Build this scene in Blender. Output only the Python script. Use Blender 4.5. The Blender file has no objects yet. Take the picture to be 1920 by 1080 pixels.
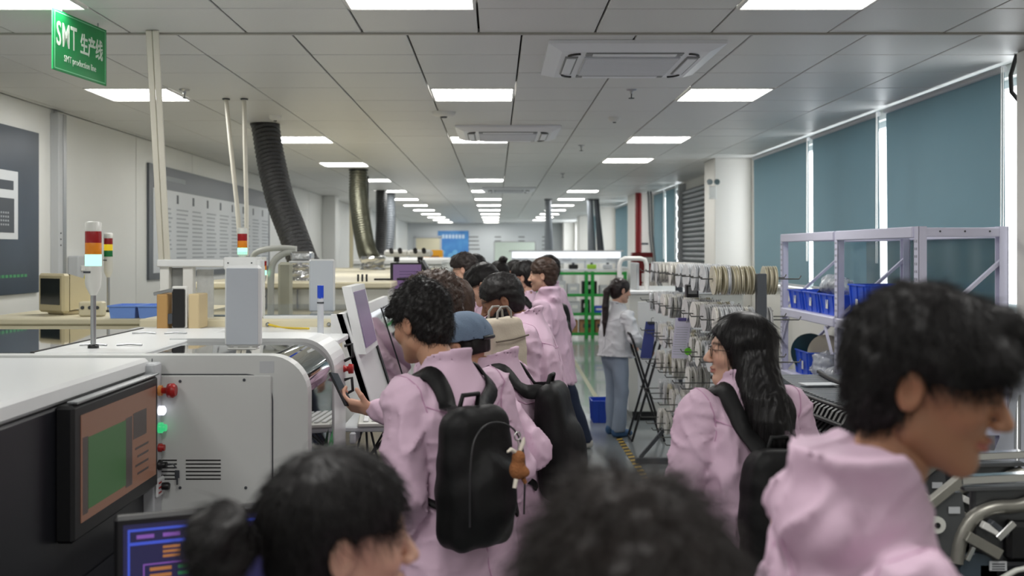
import bpy, bmesh, math, random
import numpy as np
from mathutils import Vector, Matrix
random.seed(7); RNG = np.random.default_rng(7)
sc = bpy.context.scene
COL = sc.collection
# ------------------------------------------------------------------ camera, world, exposure
CH = 1.85; F = 35 / 36 * 1920; VX, VY = 929, 471
cam_d = bpy.data.cameras.new('camera'); cam = bpy.data.objects.new('camera', cam_d); COL.objects.link(cam)
cam.location = (0, 0, CH); cam.rotation_euler = (math.pi / 2, 0, 0)
cam_d.lens = 35; cam_d.sensor_width = 36
cam_d.shift_x = (960 - VX) / 1920; cam_d.shift_y = -(540 - VY) / 1920
cam_d.clip_start = 0.05; cam_d.clip_end = 200
cam_d.dof.use_dof = True; cam_d.dof.focus_distance = 4.6; cam_d.dof.aperture_fstop = 2.8
sc.camera = cam
world = bpy.data.worlds.new('daylight'); sc.world = world; world.use_nodes = True
world.node_tree.nodes['Background'].inputs[0].default_value = (0.93, 0.97, 1.0, 1)
world.node_tree.nodes['Background'].inputs[1].default_value = 4.0
sc.view_settings.view_transform = 'Standard'; sc.view_settings.look = 'None'
sc.view_settings.gamma = 1.0; sc.view_settings.use_curve_mapping = False
sc.view_settings.exposure = 0.40
sc.cycles.max_bounces = 7; sc.cycles.diffuse_bounces = 4; sc.cycles.glossy_bounces = 3; sc.cycles.transparent_max_bounces = 8
PANEL_LIGHT = 14.0        # radiance of the ceiling light panels

# ------------------------------------------------------------------ helpers
def W(x, y, Y):
    """point at depth Y (m) seen along a sight line; only used to size real things"""
    return Vector(((x - VX) * Y / F, Y, CH - (y - VY) * Y / F))
def lin(c):
    c = c / 255.0
    return c / 12.92 if c <= 0.04045 else ((c + 0.055) / 1.055) ** 2.4
def rgb(r, g, b): return (lin(r), lin(g), lin(b), 1.0)
MATS = {}
def mat(name, col, rough=0.5, metal=0.0, bump=0.0, bscale=40.0, var=0.0, vscale=6.0, emit=0.0, coat=0.0,
        trans=0.0, attr=False, stretch=None, spec=0.5, subsurf=0.0, alpha=1.0, ridged=False):
    if name in MATS: return MATS[name]
    m = bpy.data.materials.new(name); m.use_nodes = True
    nt = m.node_tree; b = nt.nodes['Principled BSDF']
    b.inputs['Base Color'].default_value = col; b.inputs['Roughness'].default_value = rough
    b.inputs['Metallic'].default_value = metal; b.inputs['Coat Weight'].default_value = coat
    b.inputs['Specular IOR Level'].default_value = spec
    if trans: b.inputs['Transmission Weight'].default_value = trans
    if alpha < 1: b.inputs['Alpha'].default_value = alpha
    if emit:
        b.inputs['Emission Color'].default_value = col; b.inputs['Emission Strength'].default_value = emit
    if subsurf:
        b.inputs['Subsurface Weight'].default_value = subsurf; b.inputs['Subsurface Radius'].default_value = (0.012, 0.005, 0.003)
    tc = nt.nodes.new('ShaderNodeTexCoord'); src = tc.outputs['Object']
    if stretch:
        mp = nt.nodes.new('ShaderNodeMapping'); mp.inputs['Scale'].default_value = stretch
        nt.links.new(src, mp.inputs['Vector']); src = mp.outputs['Vector']
    csock = None
    if attr:
        a = nt.nodes.new('ShaderNodeAttribute'); a.attribute_name = 'Col'; csock = a.outputs['Color']
    if var:
        n = nt.nodes.new('ShaderNodeTexNoise'); n.inputs['Scale'].default_value = vscale; n.inputs['Detail'].default_value = 4
        nt.links.new(src, n.inputs['Vector'])
        mr = nt.nodes.new('ShaderNodeMapRange'); mr.inputs['From Min'].default_value = 0.25; mr.inputs['From Max'].default_value = 0.75
        mr.inputs['To Min'].default_value = 1 - var; mr.inputs['To Max'].default_value = 1 + var
        nt.links.new(n.outputs['Fac'], mr.inputs['Value'])
        mx = nt.nodes.new('ShaderNodeVectorMath'); mx.operation = 'SCALE'
        if csock: nt.links.new(csock, mx.inputs[0])
        else: mx.inputs[0].default_value = col[:3]
        nt.links.new(mr.outputs['Result'], mx.inputs['Scale']); csock = mx.outputs['Vector']
    if csock: nt.links.new(csock, b.inputs['Base Color'])
    if bump:
        n2 = nt.nodes.new('ShaderNodeTexNoise'); n2.inputs['Scale'].default_value = bscale; n2.inputs['Detail'].default_value = 5
        if ridged:
            n2.noise_type = 'RIDGED_MULTIFRACTAL'; n2.inputs['Detail'].default_value = 2.5; n2.inputs['Roughness'].default_value = .45; n2.inputs['Distortion'].default_value = .6
        nt.links.new(src, n2.inputs['Vector'])
        bp = nt.nodes.new('ShaderNodeBump'); bp.inputs['Strength'].default_value = bump; bp.inputs['Distance'].default_value = 0.01
        nt.links.new(n2.outputs['Fac'], bp.inputs['Height']); nt.links.new(bp.outputs['Normal'], b.inputs['Normal'])
    MATS[name] = m
    return m

def tag(o, label=None, cat=None, group=None, kind=None):
    if label: o['label'] = label
    if cat: o['category'] = cat
    if group: o['group'] = group
    if kind: o['kind'] = kind
    return o
def empty(name, loc=(0, 0, 0), rz=0.0, label=None, cat=None, group=None, kind=None):
    o = bpy.data.objects.new(name, None); COL.objects.link(o); o.empty_display_size = 0.1
    o.location = loc; o.rotation_euler = (0, 0, rz)
    return tag(o, label, cat, group, kind)
def link(name, me, m=None, parent=None, loc=None, rot=None):
    o = bpy.data.objects.new(name, me); COL.objects.link(o)
    if m is not None and not me.materials: me.materials.append(m)
    if parent: o.parent = parent
    if loc is not None: o.location = loc
    if rot is not None: o.rotation_euler = rot
    return o
def copy_tree(o, parent=None):
    c = o.copy(); COL.objects.link(c); c.parent = parent
    for ch in list(o.children): copy_tree(ch, c)
    return c

class MB:
    """collects shapes into one mesh"""
    def __init__(s): s.v = []; s.f = []; s.sm = []
    def add(s, vs, fs, smooth=False):
        n = len(s.v); s.v += [tuple(p) for p in vs]
        s.f += [tuple(i + n for i in f) for f in fs]; s.sm += [smooth] * len(fs); return s
    def box(s, c, d, bev=0.0, R=None):
        """centre, full size, chamfer"""
        hx, hy, hz = d[0] / 2, d[1] / 2, d[2] / 2; b = min(bev, hx * .9, hy * .9, hz * .9); c = Vector(c)
        if b <= 0:
            vs = [Vector((sx * hx, sy * hy, sz * hz)) for sx in (-1, 1) for sy in (-1, 1) for sz in (-1, 1)]
            fs = [(0, 1, 3, 2), (4, 6, 7, 5), (0, 4, 5, 1), (2, 3, 7, 6), (0, 2, 6, 4), (1, 5, 7, 3)]
        else:
            vs = []; idx = {}
            for sx in (-1, 1):
                for sy in (-1, 1):
                    for sz in (-1, 1):
                        for a in range(3):
                            p = [sx * (hx - b), sy * (hy - b), sz * (hz - b)]; p[a] = (sx, sy, sz)[a] * (hx, hy, hz)[a]
                            idx[(sx, sy, sz, a)] = len(vs); vs.append(Vector(p))
            fs = []
            for a in range(3):
                o1, o2 = [k for k in range(3) if k != a]
                for sg in (-1, 1):
                    q = []
                    for (u, w) in ((-1, -1), (1, -1), (1, 1), (-1, 1)):
                        k = [0, 0, 0]; k[a] = sg; k[o1] = u; k[o2] = w; q.append(idx[(k[0], k[1], k[2], a)])
                    fs.append(tuple(q))
            for a in range(3):
                o1, o2 = [k for k in range(3) if k != a]
                for u in (-1, 1):
                    for w in (-1, 1):
                        k1 = [0, 0, 0]; k1[o1] = u; k1[o2] = w; k2 = list(k1); k1[a] = -1; k2[a] = 1
                        fs.append((idx[(*k1, o1)], idx[(*k2, o1)], idx[(*k2, o2)], idx[(*k1, o2)]))
            for sx in (-1, 1):
                for sy in (-1, 1):
                    for sz in (-1, 1): fs.append(tuple(idx[(sx, sy, sz, a)] for a in range(3)))
        if R is not None: vs = [R @ v for v in vs]
        return s.add([v + c for v in vs], fs)
    def ab(s, a, b, bev=0.0):
        return s.box([(a[i] + b[i]) / 2 for i in range(3)], [abs(a[i] - b[i]) for i in range(3)], bev)
    def bar(s, p, q, w, h=None, bev=0.0, up=(0, 0, 1)):
        p = Vector(p); q = Vector(q); d = q - p; L = d.length; d.normalize(); up = Vector(up)
        if abs(d.dot(up)) > .98: up = Vector((0, 1, 0))
        x = d.cross(up).normalized(); z = x.cross(d).normalized()
        R = Matrix((x, d, z)).transposed()
        return s.box((p + q) / 2, (w, L, h or w), bev, R)
    def tube(s, pts, r, n=8, cap=True, closed=False):
        pts = [Vector(p) for p in pts]; N = len(pts); rs = r if hasattr(r, '__len__') else [r] * N
        up = Vector((0, 0, 1)); vs = []; prev = None
        for i, p in enumerate(pts):
            if closed: d = pts[(i + 1) % N] - pts[i - 1]
            else: d = pts[min(i + 1, N - 1)] - pts[max(i - 1, 0)]
            d.normalize()
            if prev is None:
                a = Vector((1, 0, 0)) if abs(d.x) < .8 else Vector((0, 0, 1)); x = d.cross(a).normalized()
            else: x = (prev - d * prev.dot(d)).normalized()
            prev = x; y = d.cross(x)
            for k in range(n):
                t = 2 * math.pi * k / n; vs.append(p + (x * math.cos(t) + y * math.sin(t)) * rs[i])
        fs = []
        for i in range(N if closed else N - 1):
            for k in range(n):
                a = i * n + k; b = i * n + (k + 1) % n; j = ((i + 1) % N) * n
                fs.append((a, b, j + (k + 1) % n, j + k))
        s.add(vs, fs, True)
        if cap and not closed:
            s.add(vs[:n], [tuple(range(n - 1, -1, -1))]); s.add(vs[-n:], [tuple(range(n))])
        return s
    def cyl(s, p, q, r, n=16, r2=None): return s.tube([p, q], [r, r if r2 is None else r2], n)
    def lathe(s, prof, c=(0, 0, 0), axis='z', n=20):
        """prof: (radius, height) list"""
        vs = []; c = Vector(c)
        for (r, h) in prof:
            for k in range(n):
                t = 2 * math.pi * k / n; u, w = r * math.cos(t), r * math.sin(t)
                vs.append(c + Vector({'z': (u, w, h), 'x': (h, u, w), 'y': (w, h, u)}[axis]))
        fs = [(i * n + k, i * n + (k + 1) % n, (i + 1) * n + (k + 1) % n, (i + 1) * n + k) for i in range(len(prof) - 1) for k in range(n)]
        s.add(vs, fs, True)
        if prof[0][0] > 1e-6: s.add(vs[:n], [tuple(range(n - 1, -1, -1))])
        if prof[-1][0] > 1e-6: s.add(vs[-n:], [tuple(range(n))])
        return s
    def prism(s, poly, a, d, smooth=False):
        """polygon of 3d points extruded by vector d"""
        poly = [Vector(p) for p in poly]; d = Vector(d); n = len(poly)
        vs = poly + [p + d for p in poly]
        s.add(vs, [tuple(range(n - 1, -1, -1)), tuple(range(n, 2 * n))])
        return s.add(vs, [(i, (i + 1) % n, n + (i + 1) % n, n + i) for i in range(n)], smooth)
    def quad(s, a, b, c, d): return s.add([a, b, c, d], [(0, 1, 2, 3)])
    def mesh(s, name):
        me = bpy.data.meshes.new(name); me.from_pydata(s.v, [], s.f)
        me.polygons.foreach_set('use_smooth', s.sm); me.update()
        bm = bmesh.new(); bm.from_mesh(me); bmesh.ops.recalc_face_normals(bm, faces=bm.faces); bm.to_mesh(me); bm.free()
        return me
    def build(s, name, m, parent=None, loc=None, rot=None): return link(name, s.mesh(name), m, parent, loc, rot)

def text_mesh(body, size, m, name, parent, loc, rot, extrude=0.0008, align='LEFT', sx=1.0, bold=0.0, space=1.0):
    cu = bpy.data.curves.new(name, 'FONT'); cu.body = body; cu.size = size; cu.extrude = extrude; cu.align_x = align; cu.resolution_u = 3; cu.offset = bold; cu.space_character = space
    t = bpy.data.objects.new('tmp_text', cu); COL.objects.link(t)
    dg = bpy.context.evaluated_depsgraph_get(); me = bpy.data.meshes.new_from_object(t.evaluated_get(dg))
    bpy.data.objects.remove(t); me.transform(Matrix.Diagonal((sx, 1, 1, 1)))
    me.materials.clear(); return link(name, me, m, parent, loc, rot)

# ------------------------------------------------------------------ signed-distance modelling for people, hair, cloth
def rcone(P, a, b, r1, r2):
    a = np.asarray(a, np.float32); b = np.asarray(b, np.float32); ba = b - a; L = float(ba @ ba) + 1e-9
    pa = P - a; t = np.clip((pa @ ba) / L, 0, 1)
    return np.linalg.norm(pa - t[..., None] * ba, axis=-1) - (r1 + (r2 - r1) * t)
def ell(P, c, r):
    q = (P - np.asarray(c, np.float32)); r = np.asarray(r, np.float32)
    k0 = np.linalg.norm(q / r, axis=-1); k1 = np.linalg.norm(q / (r * r), axis=-1) + 1e-9
    return k0 * (k0 - 1) / k1
def rbox(P, c, h, rad, R=None):
    q = P - np.asarray(c, np.float32)
    if R is not None: q = q @ np.asarray(R, np.float32)
    q = np.abs(q) - (np.asarray(h, np.float32) - rad)
    return np.linalg.norm(np.maximum(q, 0), axis=-1) + np.minimum(q.max(axis=-1), 0) - rad
def smin(a, b, k):
    h = np.clip(.5 + .5 * (b - a) / k, 0, 1); return b * (1 - h) + a * h - k * h * (1 - h)
def smax(a, b, k): return -smin(-a, -b, k)
def loft(P, L, k=.01, p=2.0):
    """L rows: z, cx, cy, a, b - stacked superelliptic sections"""
    L = np.asarray(L, np.float32); z = P[..., 2]
    cx, cy, a, b = (np.interp(z, L[:, 0], L[:, i]) for i in range(1, 5))
    u = np.abs(P[..., 0] - cx) / a; w = np.abs(P[..., 1] - cy) / b
    d = ((u ** p + w ** p) ** (1 / p) - 1) * np.minimum(a, b)
    return smax(d, np.maximum(L[0, 0] - z, z - L[-1, 0]), k).astype(np.float32)
def wav(P, freq, seed, n=5):
    """cheap band noise in [-1,1]"""
    r = np.random.default_rng(seed); o = np.zeros(P.shape[:-1], np.float32); f = np.asarray(freq, np.float32)
    for _ in range(n):
        d = r.normal(size=3).astype(np.float32) * f
        w = np.sin(P @ (r.normal(size=3).astype(np.float32) * f * .5) + r.uniform(0, 6.28)) * 1.2
        o += np.sin(P @ d + w + r.uniform(0, 6.28))
    return o / n * 1.6
def surfnet(f, lo, hi, h):
    lo = np.asarray(lo, np.float32); hi = np.asarray(hi, np.float32)
    n = np.ceil((hi - lo) / h).astype(int) + 1
    ax = [lo[i] + h * np.arange(n[i], dtype=np.float32) for i in range(3)]
    V = np.empty(tuple(n), np.float32)
    step = max(1, int(400000 / (n[1] * n[2])))
    Y, Z = np.meshgrid(ax[1], ax[2], indexing='ij')
    for i0 in range(0, n[0], step):
        xs = ax[0][i0:i0 + step]
        P = np.empty((len(xs), n[1], n[2], 3), np.float32)
        P[..., 0] = xs[:, None, None]; P[..., 1] = Y; P[..., 2] = Z
        V[i0:i0 + step] = f(P)
    I = V < 0
    c = [I[dx:n[0] - 1 + dx, dy:n[1] - 1 + dy, dz:n[2] - 1 + dz] for dx in (0, 1) for dy in (0, 1) for dz in (0, 1)]
    s = sum(k.astype(np.int8) for k in c); M = (s > 0) & (s < 8)
    ii = np.argwhere(M); idx = -np.ones(M.shape, np.int64); idx[M] = np.arange(len(ii))
    acc = np.zeros((len(ii), 3), np.float32); cnt = np.zeros(len(ii), np.float32)
    for a in range(3):
        o = [k for k in range(3) if k != a]
        for u in (0, 1):
            for w in (0, 1):
                p0 = ii.copy(); p0[:, o[0]] += u; p0[:, o[1]] += w; p1 = p0.copy(); p1[:, a] += 1
                v0 = V[tuple(p0.T)]; v1 = V[tuple(p1.T)]; cr = (v0 < 0) != (v1 < 0)
                t = np.where(cr, v0 / np.where(v0 == v1, 1, v0 - v1), 0)
                q = p0.astype(np.float32); q[:, a] += t
                acc[cr] += q[cr]; cnt[cr] += 1
    verts = acc / np.maximum(cnt, 1)[:, None] * h + lo
    quads = []
    for a in range(3):
        b, d = (a + 1) % 3, (a + 2) % 3
        sl0 = [slice(None)] * 3; sl1 = [slice(None)] * 3
        sl0[a] = slice(0, n[a] - 1); sl1[a] = slice(1, n[a])
        X = I[tuple(sl0)] != I[tuple(sl1)]
        e = np.argwhere(X)
        e = e[(e[:, b] > 0) & (e[:, d] > 0) & (e[:, b] < n[b] - 1) & (e[:, d] < n[d] - 1)]
        if not len(e): continue
        ins = I[tuple(e.T)]
        q = []
        for (u, w) in ((-1, -1), (0, -1), (0, 0), (-1, 0)):
            g = e.copy(); g[:, b] += u; g[:, d] += w; q.append(idx[tuple(g.T)])
        q = np.stack(q, 1); q[~ins] = q[~ins][:, ::-1]; quads.append(q)
    return verts, np.concatenate(quads) if quads else np.zeros((0, 4), np.int64)
def np_mesh(name, V, Q, col=None):
    me = bpy.data.meshes.new(name); V = np.asarray(V, np.float32); k = Q.shape[1]
    me.vertices.add(len(V)); me.vertices.foreach_set('co', V.ravel())
    me.loops.add(len(Q) * k); me.loops.foreach_set('vertex_index', Q.ravel().astype(np.int32))
    me.polygons.add(len(Q)); me.polygons.foreach_set('loop_start', np.arange(0, len(Q) * k, k, dtype=np.int32))
    me.polygons.foreach_set('use_smooth', np.ones(len(Q), bool))
    me.update(calc_edges=True); me.validate()
    if col is not None:
        a = me.attributes.new('Col', 'FLOAT_COLOR', 'POINT')
        c = np.ones((len(V), 4), np.float32); c[:, :3] = col; a.data.foreach_set('color', c.ravel())
    return me
def cat_mesh(parts):
    V = []; Q = []; C = []; n = 0
    for v, q, c in parts:
        V.append(v); Q.append(q + n); C.append(c if c.ndim == 2 else np.tile(c, (len(v), 1))); n += len(v)
    return np.concatenate(V), np.concatenate(Q), np.concatenate(C)
def grad(f, P, e=.004):
    P = np.asarray(P, np.float32); g = np.stack([f(P + np.eye(3, dtype=np.float32)[i] * e) - f(P - np.eye(3, dtype=np.float32)[i] * e) for i in range(3)], -1)
    return g / (np.linalg.norm(g, axis=-1, keepdims=True) + 1e-9)
def spline(pts, n):
    """Catmull-Rom through points"""
    P = np.asarray(pts, np.float64); P = np.vstack([2 * P[0] - P[1], P, 2 * P[-1] - P[-2]]); out = []
    m = len(P) - 3
    for t in np.linspace(0, m - 1e-6, n):
        i = int(t); u = t - i; p0, p1, p2, p3 = P[i:i + 4]
        out.append(.5 * (2 * p1 + (p2 - p0) * u + (2 * p0 - 5 * p1 + 4 * p2 - p3) * u * u + (3 * p1 - p0 - 3 * p2 + p3) * u ** 3))
    return np.asarray(out, np.float32)
# ------------------------------------------------------------------ materials of the room
def mat_floor():
    m = mat('epoxy_floor', rgb(142, 149, 150), 0.16, var=0.07, vscale=1.3, bump=0.02, bscale=3.0, coat=0.25)
    return m
def mat_tile():
    m = mat('ceiling_tile_metal', rgb(218, 219, 217), 0.42, metal=0.0, spec=0.6)
    nt = m.node_tree; tc = nt.nodes.new('ShaderNodeTexCoord'); wv = nt.nodes.new('ShaderNodeTexWave')
    wv.inputs['Scale'].default_value = 22; wv.inputs['Distortion'].default_value = 1.0; wv.bands_direction = 'DIAGONAL'
    nt.links.new(tc.outputs['Object'], wv.inputs['Vector'])
    bp = nt.nodes.new('ShaderNodeBump'); bp.inputs['Strength'].default_value = .10; bp.inputs['Distance'].default_value = .004
    nt.links.new(wv.outputs['Fac'], bp.inputs['Height']); nt.links.new(bp.outputs['Normal'], nt.nodes['Principled BSDF'].inputs['Normal'])
    return m
def mat_glass():
    m = bpy.data.materials.new('window_glass'); m.use_nodes = True; nt = m.node_tree; nt.nodes.remove(nt.nodes['Principled BSDF'])
    t = nt.nodes.new('ShaderNodeBsdfTransparent'); g = nt.nodes.new('ShaderNodeBsdfGlossy'); g.inputs['Roughness'].default_value = .03
    x = nt.nodes.new('ShaderNodeMixShader'); x.inputs[0].default_value = .08
    nt.links.new(t.outputs[0], x.inputs[1]); nt.links.new(g.outputs[0], x.inputs[2]); nt.links.new(x.outputs[0], nt.nodes['Material Output'].inputs[0])
    return m
WHITE = mat('white_paint', rgb(226, 226, 222), .45); WALL = mat('wall_panel_white', rgb(228, 229, 226), .38, var=.02, vscale=2)
CREAM = mat('cream_paint', rgb(222, 214, 186), .45, var=.02); OFFW = mat('offwhite_enamel', rgb(214, 215, 208), .35)
DGREY = mat('dark_grey_metal', rgb(66, 70, 76), .5); BLACK = mat('black_plastic', rgb(20, 20, 22), .4)
GREY = mat('mid_grey_plastic', rgb(128, 130, 132), .5); STEEL = mat('brushed_steel', rgb(176, 178, 180), .28, metal=1.0)
CHROME = mat('bright_chrome', rgb(210, 210, 208), .12, metal=1.0); LGREY = mat('light_grey_paint', rgb(192, 195, 198), .45)
CEILZ = 3.034; XL, XR = -3.7, 3.25; Y0, YB = -4.0, 42.0
DARKGAP = mat('dark_plenum', rgb(70, 68, 64), .9)

# floor
fl = MB().box(((XL + XR) / 2, (Y0 + YB) / 2, -.05), (XR - XL + .6, YB - Y0, .1)).build('floor', mat_floor()); tag(fl, kind='structure')
# floor marking tapes: the old faded yellow line and the yellow-black hazard tape
ft = MB()
for (y0, y1, x0, x1) in ((10.9, 26, 1.25, 1.45),): ft.quad((x0 - .03, y0, .002), (x0 + .03, y0, .002), (x1 + .03, y1, .002), (x1 - .03, y1, .002))
o = ft.build('floor_line', mat('faded_yellow_paint', rgb(150, 148, 108), .3), fl)
hz = empty('hazard_tape', (1.22, 9, 0), label='yellow and black striped hazard tape stuck along the aisle floor', cat='floor tape')
HY = mat('tape_yellow', rgb(206, 172, 70), .4); HK = mat('tape_black', rgb(36, 36, 36), .4)
ys = -2.7; k = 0
bk = []; yl = []
while ys < 2.4:
    q = MB().prism([(-.03, 0, .0005), (.03, .035, .0005), (.03, .105, .0005), (-.03, .07, .0005)], None, (0, 0, .002))
    (q.build('yellow_stripe', HY, hz, (0, ys, 0)) if k % 2 else q.build('black_stripe', HK, hz, (0, ys, 0))); ys += .07; k += 1

# ceiling: metal lay-in tiles over a dark void
TILE = mat_tile()
ce = MB().box(((XL + XR) / 2, (Y0 + YB) / 2, CEILZ + .09), (XR - XL + .6, YB - Y0, .1)).build('ceiling', DARKGAP); tag(ce, kind='structure')
PXA = [-.09 + .63 * k for k in range(-6, 7)]; PXB = [-.485 + .63 * k for k in range(-6, 8)]
rowsA = [5.40, 4.86] + [4.86 - .605 * k for k in range(1, 15)]; rowsB = [5.40 + .605 * k for k in range(0, 61)]
def clampx(l): return [XL] + [x for x in l if XL + .05 < x < XR - .05] + [XR]
lights = []     # (x0, x1, y0, y1, column, index)
def litA(x0, y0): return any(abs(x0 - lx) < .05 for lx in (-2.61, -.72, 1.17)) and any(abs(y0 - ly) < .05 for ly in (4.86 - .605, 4.86 - .605 * 6, 4.86 - .605 * 11))
kC = {3, 8, 18, 23, 28, 33, 38, 43, 48, 53, 58}; kL = {8, 13, 18, 23, 28, 33, 38, 43, 48, 53, 58}; kR = {3, 8, 12, 23, 28, 33, 38, 43, 48, 53}
def litB(ix, iy):
    if abs(ix + .485) < .05: return iy in kC
    if abs(ix + 2.375) < .05: return iy in kL
    if abs(ix + 3.005) < .05: return iy == 3
    if abs(ix - 1.405) < .05: return iy in kR
    return False
tile_cache = {}
def tile_mesh(w, d):
    key = (round(w, 3), round(d, 3))
    if key not in tile_cache:
        me = MB().box((0, 0, .012), (w - .011, d - .010, .024), .003).mesh('ceiling_tile'); me.materials.append(TILE); tile_cache[key] = me
    return tile_cache[key]
rest = MB(); ntile = 0
def do_rows(xs, ys, lit, visible):
    global ntile
    for (iy, y0, y1) in ys:
        for x0, x1 in zip(xs[:-1], xs[1:]):
            if lit(x0, y0 if lit is litA else iy): lights.append((x0, x1, y0, y1)); continue
            dz = random.uniform(-.0015, .0015)
            if visible(iy, y0) and ntile < 300:
                link('ceiling_tile', tile_mesh(x1 - x0, y1 - y0), None, ce, ((x0 + x1) / 2, (y0 + y1) / 2, CEILZ + dz), (random.uniform(-.002, .002), random.uniform(-.002, .002), 0)); ntile += 1
            else: rest.box(((x0 + x1) / 2, (y0 + y1) / 2, CEILZ + .012 + dz), (x1 - x0 - .011, y1 - y0 - .010, .024))
do_rows(clampx(PXA), [(0, b, a) for a, b in zip(rowsA[:-1], rowsA[1:])], litA, lambda i, y: y > 4.2)
do_rows(clampx(PXB), [(i, a, b) for i, (a, b) in enumerate(zip(rowsB[:-1], rowsB[1:]))], litB, lambda i, y: i < 22)
o = rest.build('ceiling_tile_field', TILE, ce); o['kind'] = 'stuff'
# raised seam where the two tile grids meet
MB().box(((XL + XR) / 2, 5.40, CEILZ - .004), (XR - XL, .022, .012)).build('ceiling_seam', mat('seam_trim', rgb(170, 168, 160), .5), ce)

# ceiling light panels
EMIT = bpy.data.materials.new('panel_glow'); EMIT.use_nodes = True; EMIT.cycles.emission_sampling = 'FRONT'
b_ = EMIT.node_tree.nodes['Principled BSDF']; b_.inputs['Emission Color'].default_value = (1.0, .985, .955, 1); b_.inputs['Emission Strength'].default_value = PANEL_LIGHT
b_.inputs['Base Color'].default_value = (.9, .9, .9, 1)
lf = MB()
for (c, d) in (((0, .293, 0), (.60, .016, .022)), ((0, -.293, 0), (.60, .016, .022)), ((.302, 0, 0), (.016, .57, .022)), ((-.302, 0, 0), (.016, .57, .022))): lf.box(c, d, .003)
lfm = lf.mesh('frame'); lfm.materials.append(WHITE); ldm = bpy.data.meshes.new('diffuser'); ldm.from_pydata([(-.294, -.286, .001), (-.294, .286, .001), (.294, .286, .001), (.294, -.286, .001)], [], [(0, 1, 2, 3)]); ldm.materials.append(EMIT)
ordn = ['nearest', 'second', 'third', 'fourth', 'fifth', 'sixth', 'seventh', 'eighth', 'ninth', 'tenth', 'eleventh', 'twelfth', 'thirteenth', 'fourteenth', 'fifteenth']
cols = {}
for (x0, x1, y0, y1) in sorted(lights, key=lambda l: l[2]):
    xm = (x0 + x1) / 2; cname = 'left' if xm < -1 else ('right' if xm > 1 else 'middle')
    if y1 > 4.7: cols.setdefault(cname, []).append(0); n = len(cols[cname]); lab = 'glowing white square ceiling light, %s one in the %s row' % (ordn[n - 1], cname)
    else: cols.setdefault(cname + 'b', []).append(0); lab = 'glowing ceiling light behind the viewpoint in the %s row, %s from the back' % (cname, ('first', 'second', 'third')[len(cols[cname + 'b']) - 1])
    r = empty('ceiling_light', (xm, (y0 + y1) / 2, CEILZ + .002), label=lab, cat='ceiling light', group='square ceiling lights')
    link('frame', lfm, None, r); link('diffuser', ldm, None, r)

# left wall of sandwich panels
wl = MB().box((XL - .06, (Y0 + YB) / 2, CEILZ / 2 + .05), (.08, YB - Y0, CEILZ + .1)).build('wall_left', GREY); tag(wl, kind='structure')
pm = MB().box((0, 0, CEILZ / 2), (.02, 1.885, CEILZ), .004).mesh('wall_panel'); pm.materials.append(WALL)
yy = 10.25 - 1.9 * 7
while yy < YB: link('wall_panel', pm, None, wl, (XL - .01, yy + .95, 0)); yy += 1.9
bs = MB().box((XL + .01, (Y0 + YB) / 2, .05), (.02, YB - Y0, .1)).build('baseboard_left', LGREY); tag(bs, kind='structure')
# cable trunking on the left wall
tk = empty('wire_trunking', (XL, 8.35, 0), label='grey metal cable trunk running up the left wall beside the dark poster', cat='trunking')
MB().box((.035, 0, 1.5), (.07, .15, 3.0), .004).build('channel', LGREY, tk)
MB().box((.072, .035, 1.5), (.006, .06, 3.0)).build('cover_strip', STEEL, tk)
b = MB()
for z in (1.25, 1.3, 1.35, 1.9, 1.95, 2.0): b.cyl((.07, -.04, z), (.0765, -.04, z), .006, 8)
b.build('screws', DGREY, tk)
# wall switch box with warning sticker
sb = empty('switch_box', (XL, 8.75, 1.5), label='grey wall switch box with a yellow warning triangle sticker', cat='switch box')
MB().box((.05, 0, .13), (.1, .30, .36), .012).build('housing', LGREY, sb); MB().box((.105, 0, .2), (.012, .22, .05), .005).build('cover', WHITE, sb)
MB().prism([(.101, -.06, .09), (.101, .0, .09), (.101, -.03, .15)], None, (.0015, 0, 0)).build('warning_sticker', mat('sticker_yellow', rgb(206, 196, 60), .5), sb)
MB().box((.102, .07, .12), (.0015, .05, .03)).build('label_sticker', MATS['sticker_yellow'], sb)
# ducts and column boxes farther down the left wall
for i, (yy, lab) in enumerate(((21.5, 'white boxed pilaster on the left wall behind the metallic hose'), (27.5, 'white boxed pilaster far down the left wall'), (34.5, 'white boxed pilaster near the back of the left wall'))):
    o = MB().box((XL + .14, yy, CEILZ / 2), (.28, .5, CEILZ), .01).build('pilaster', WALL); tag(o, kind='structure')

# back wall, doors, posters
wb = MB().box(((XL + XR) / 2, YB + .05, CEILZ / 2 + .05), (XR - XL + .6, .1, CEILZ + .1)).build('wall_back', mat('back_wall', rgb(206, 210, 212), .5)); tag(wb, kind='structure')
d1 = empty('door_1', (-2.85, YB, 0), kind='structure')
MB().box((0, -.03, 1.2), (1.0, .05, 2.4), .01).build('door_leaf', CREAM, d1)
f_ = MB(); f_.box((-.54, -.03, 1.23), (.08, .07, 2.46)); f_.box((.54, -.03, 1.23), (.08, .07, 2.46)); f_.box((0, -.03, 2.46), (1.16, .07, .08)); f_.build('door_frame', LGREY, d1)
MB().box((.38, -.08, 1.05), (.12, .04, .03), .008).build('door_handle', STEEL, d1)
bp_ = empty('wall_poster', (-1.78, YB - .02, 1.05), label='tall blue poster with white cloud-like bubbles on the far back wall', cat='poster')
BLU = mat('poster_blue', rgb(66, 128, 196), .5)
nt = BLU.node_tree; g1 = nt.nodes.new('ShaderNodeTexNoise'); g1.inputs['Scale'].default_value = 2.2; tc = nt.nodes.new('ShaderNodeTexCoord'); rp = nt.nodes.new('ShaderNodeValToRGB')
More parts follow.
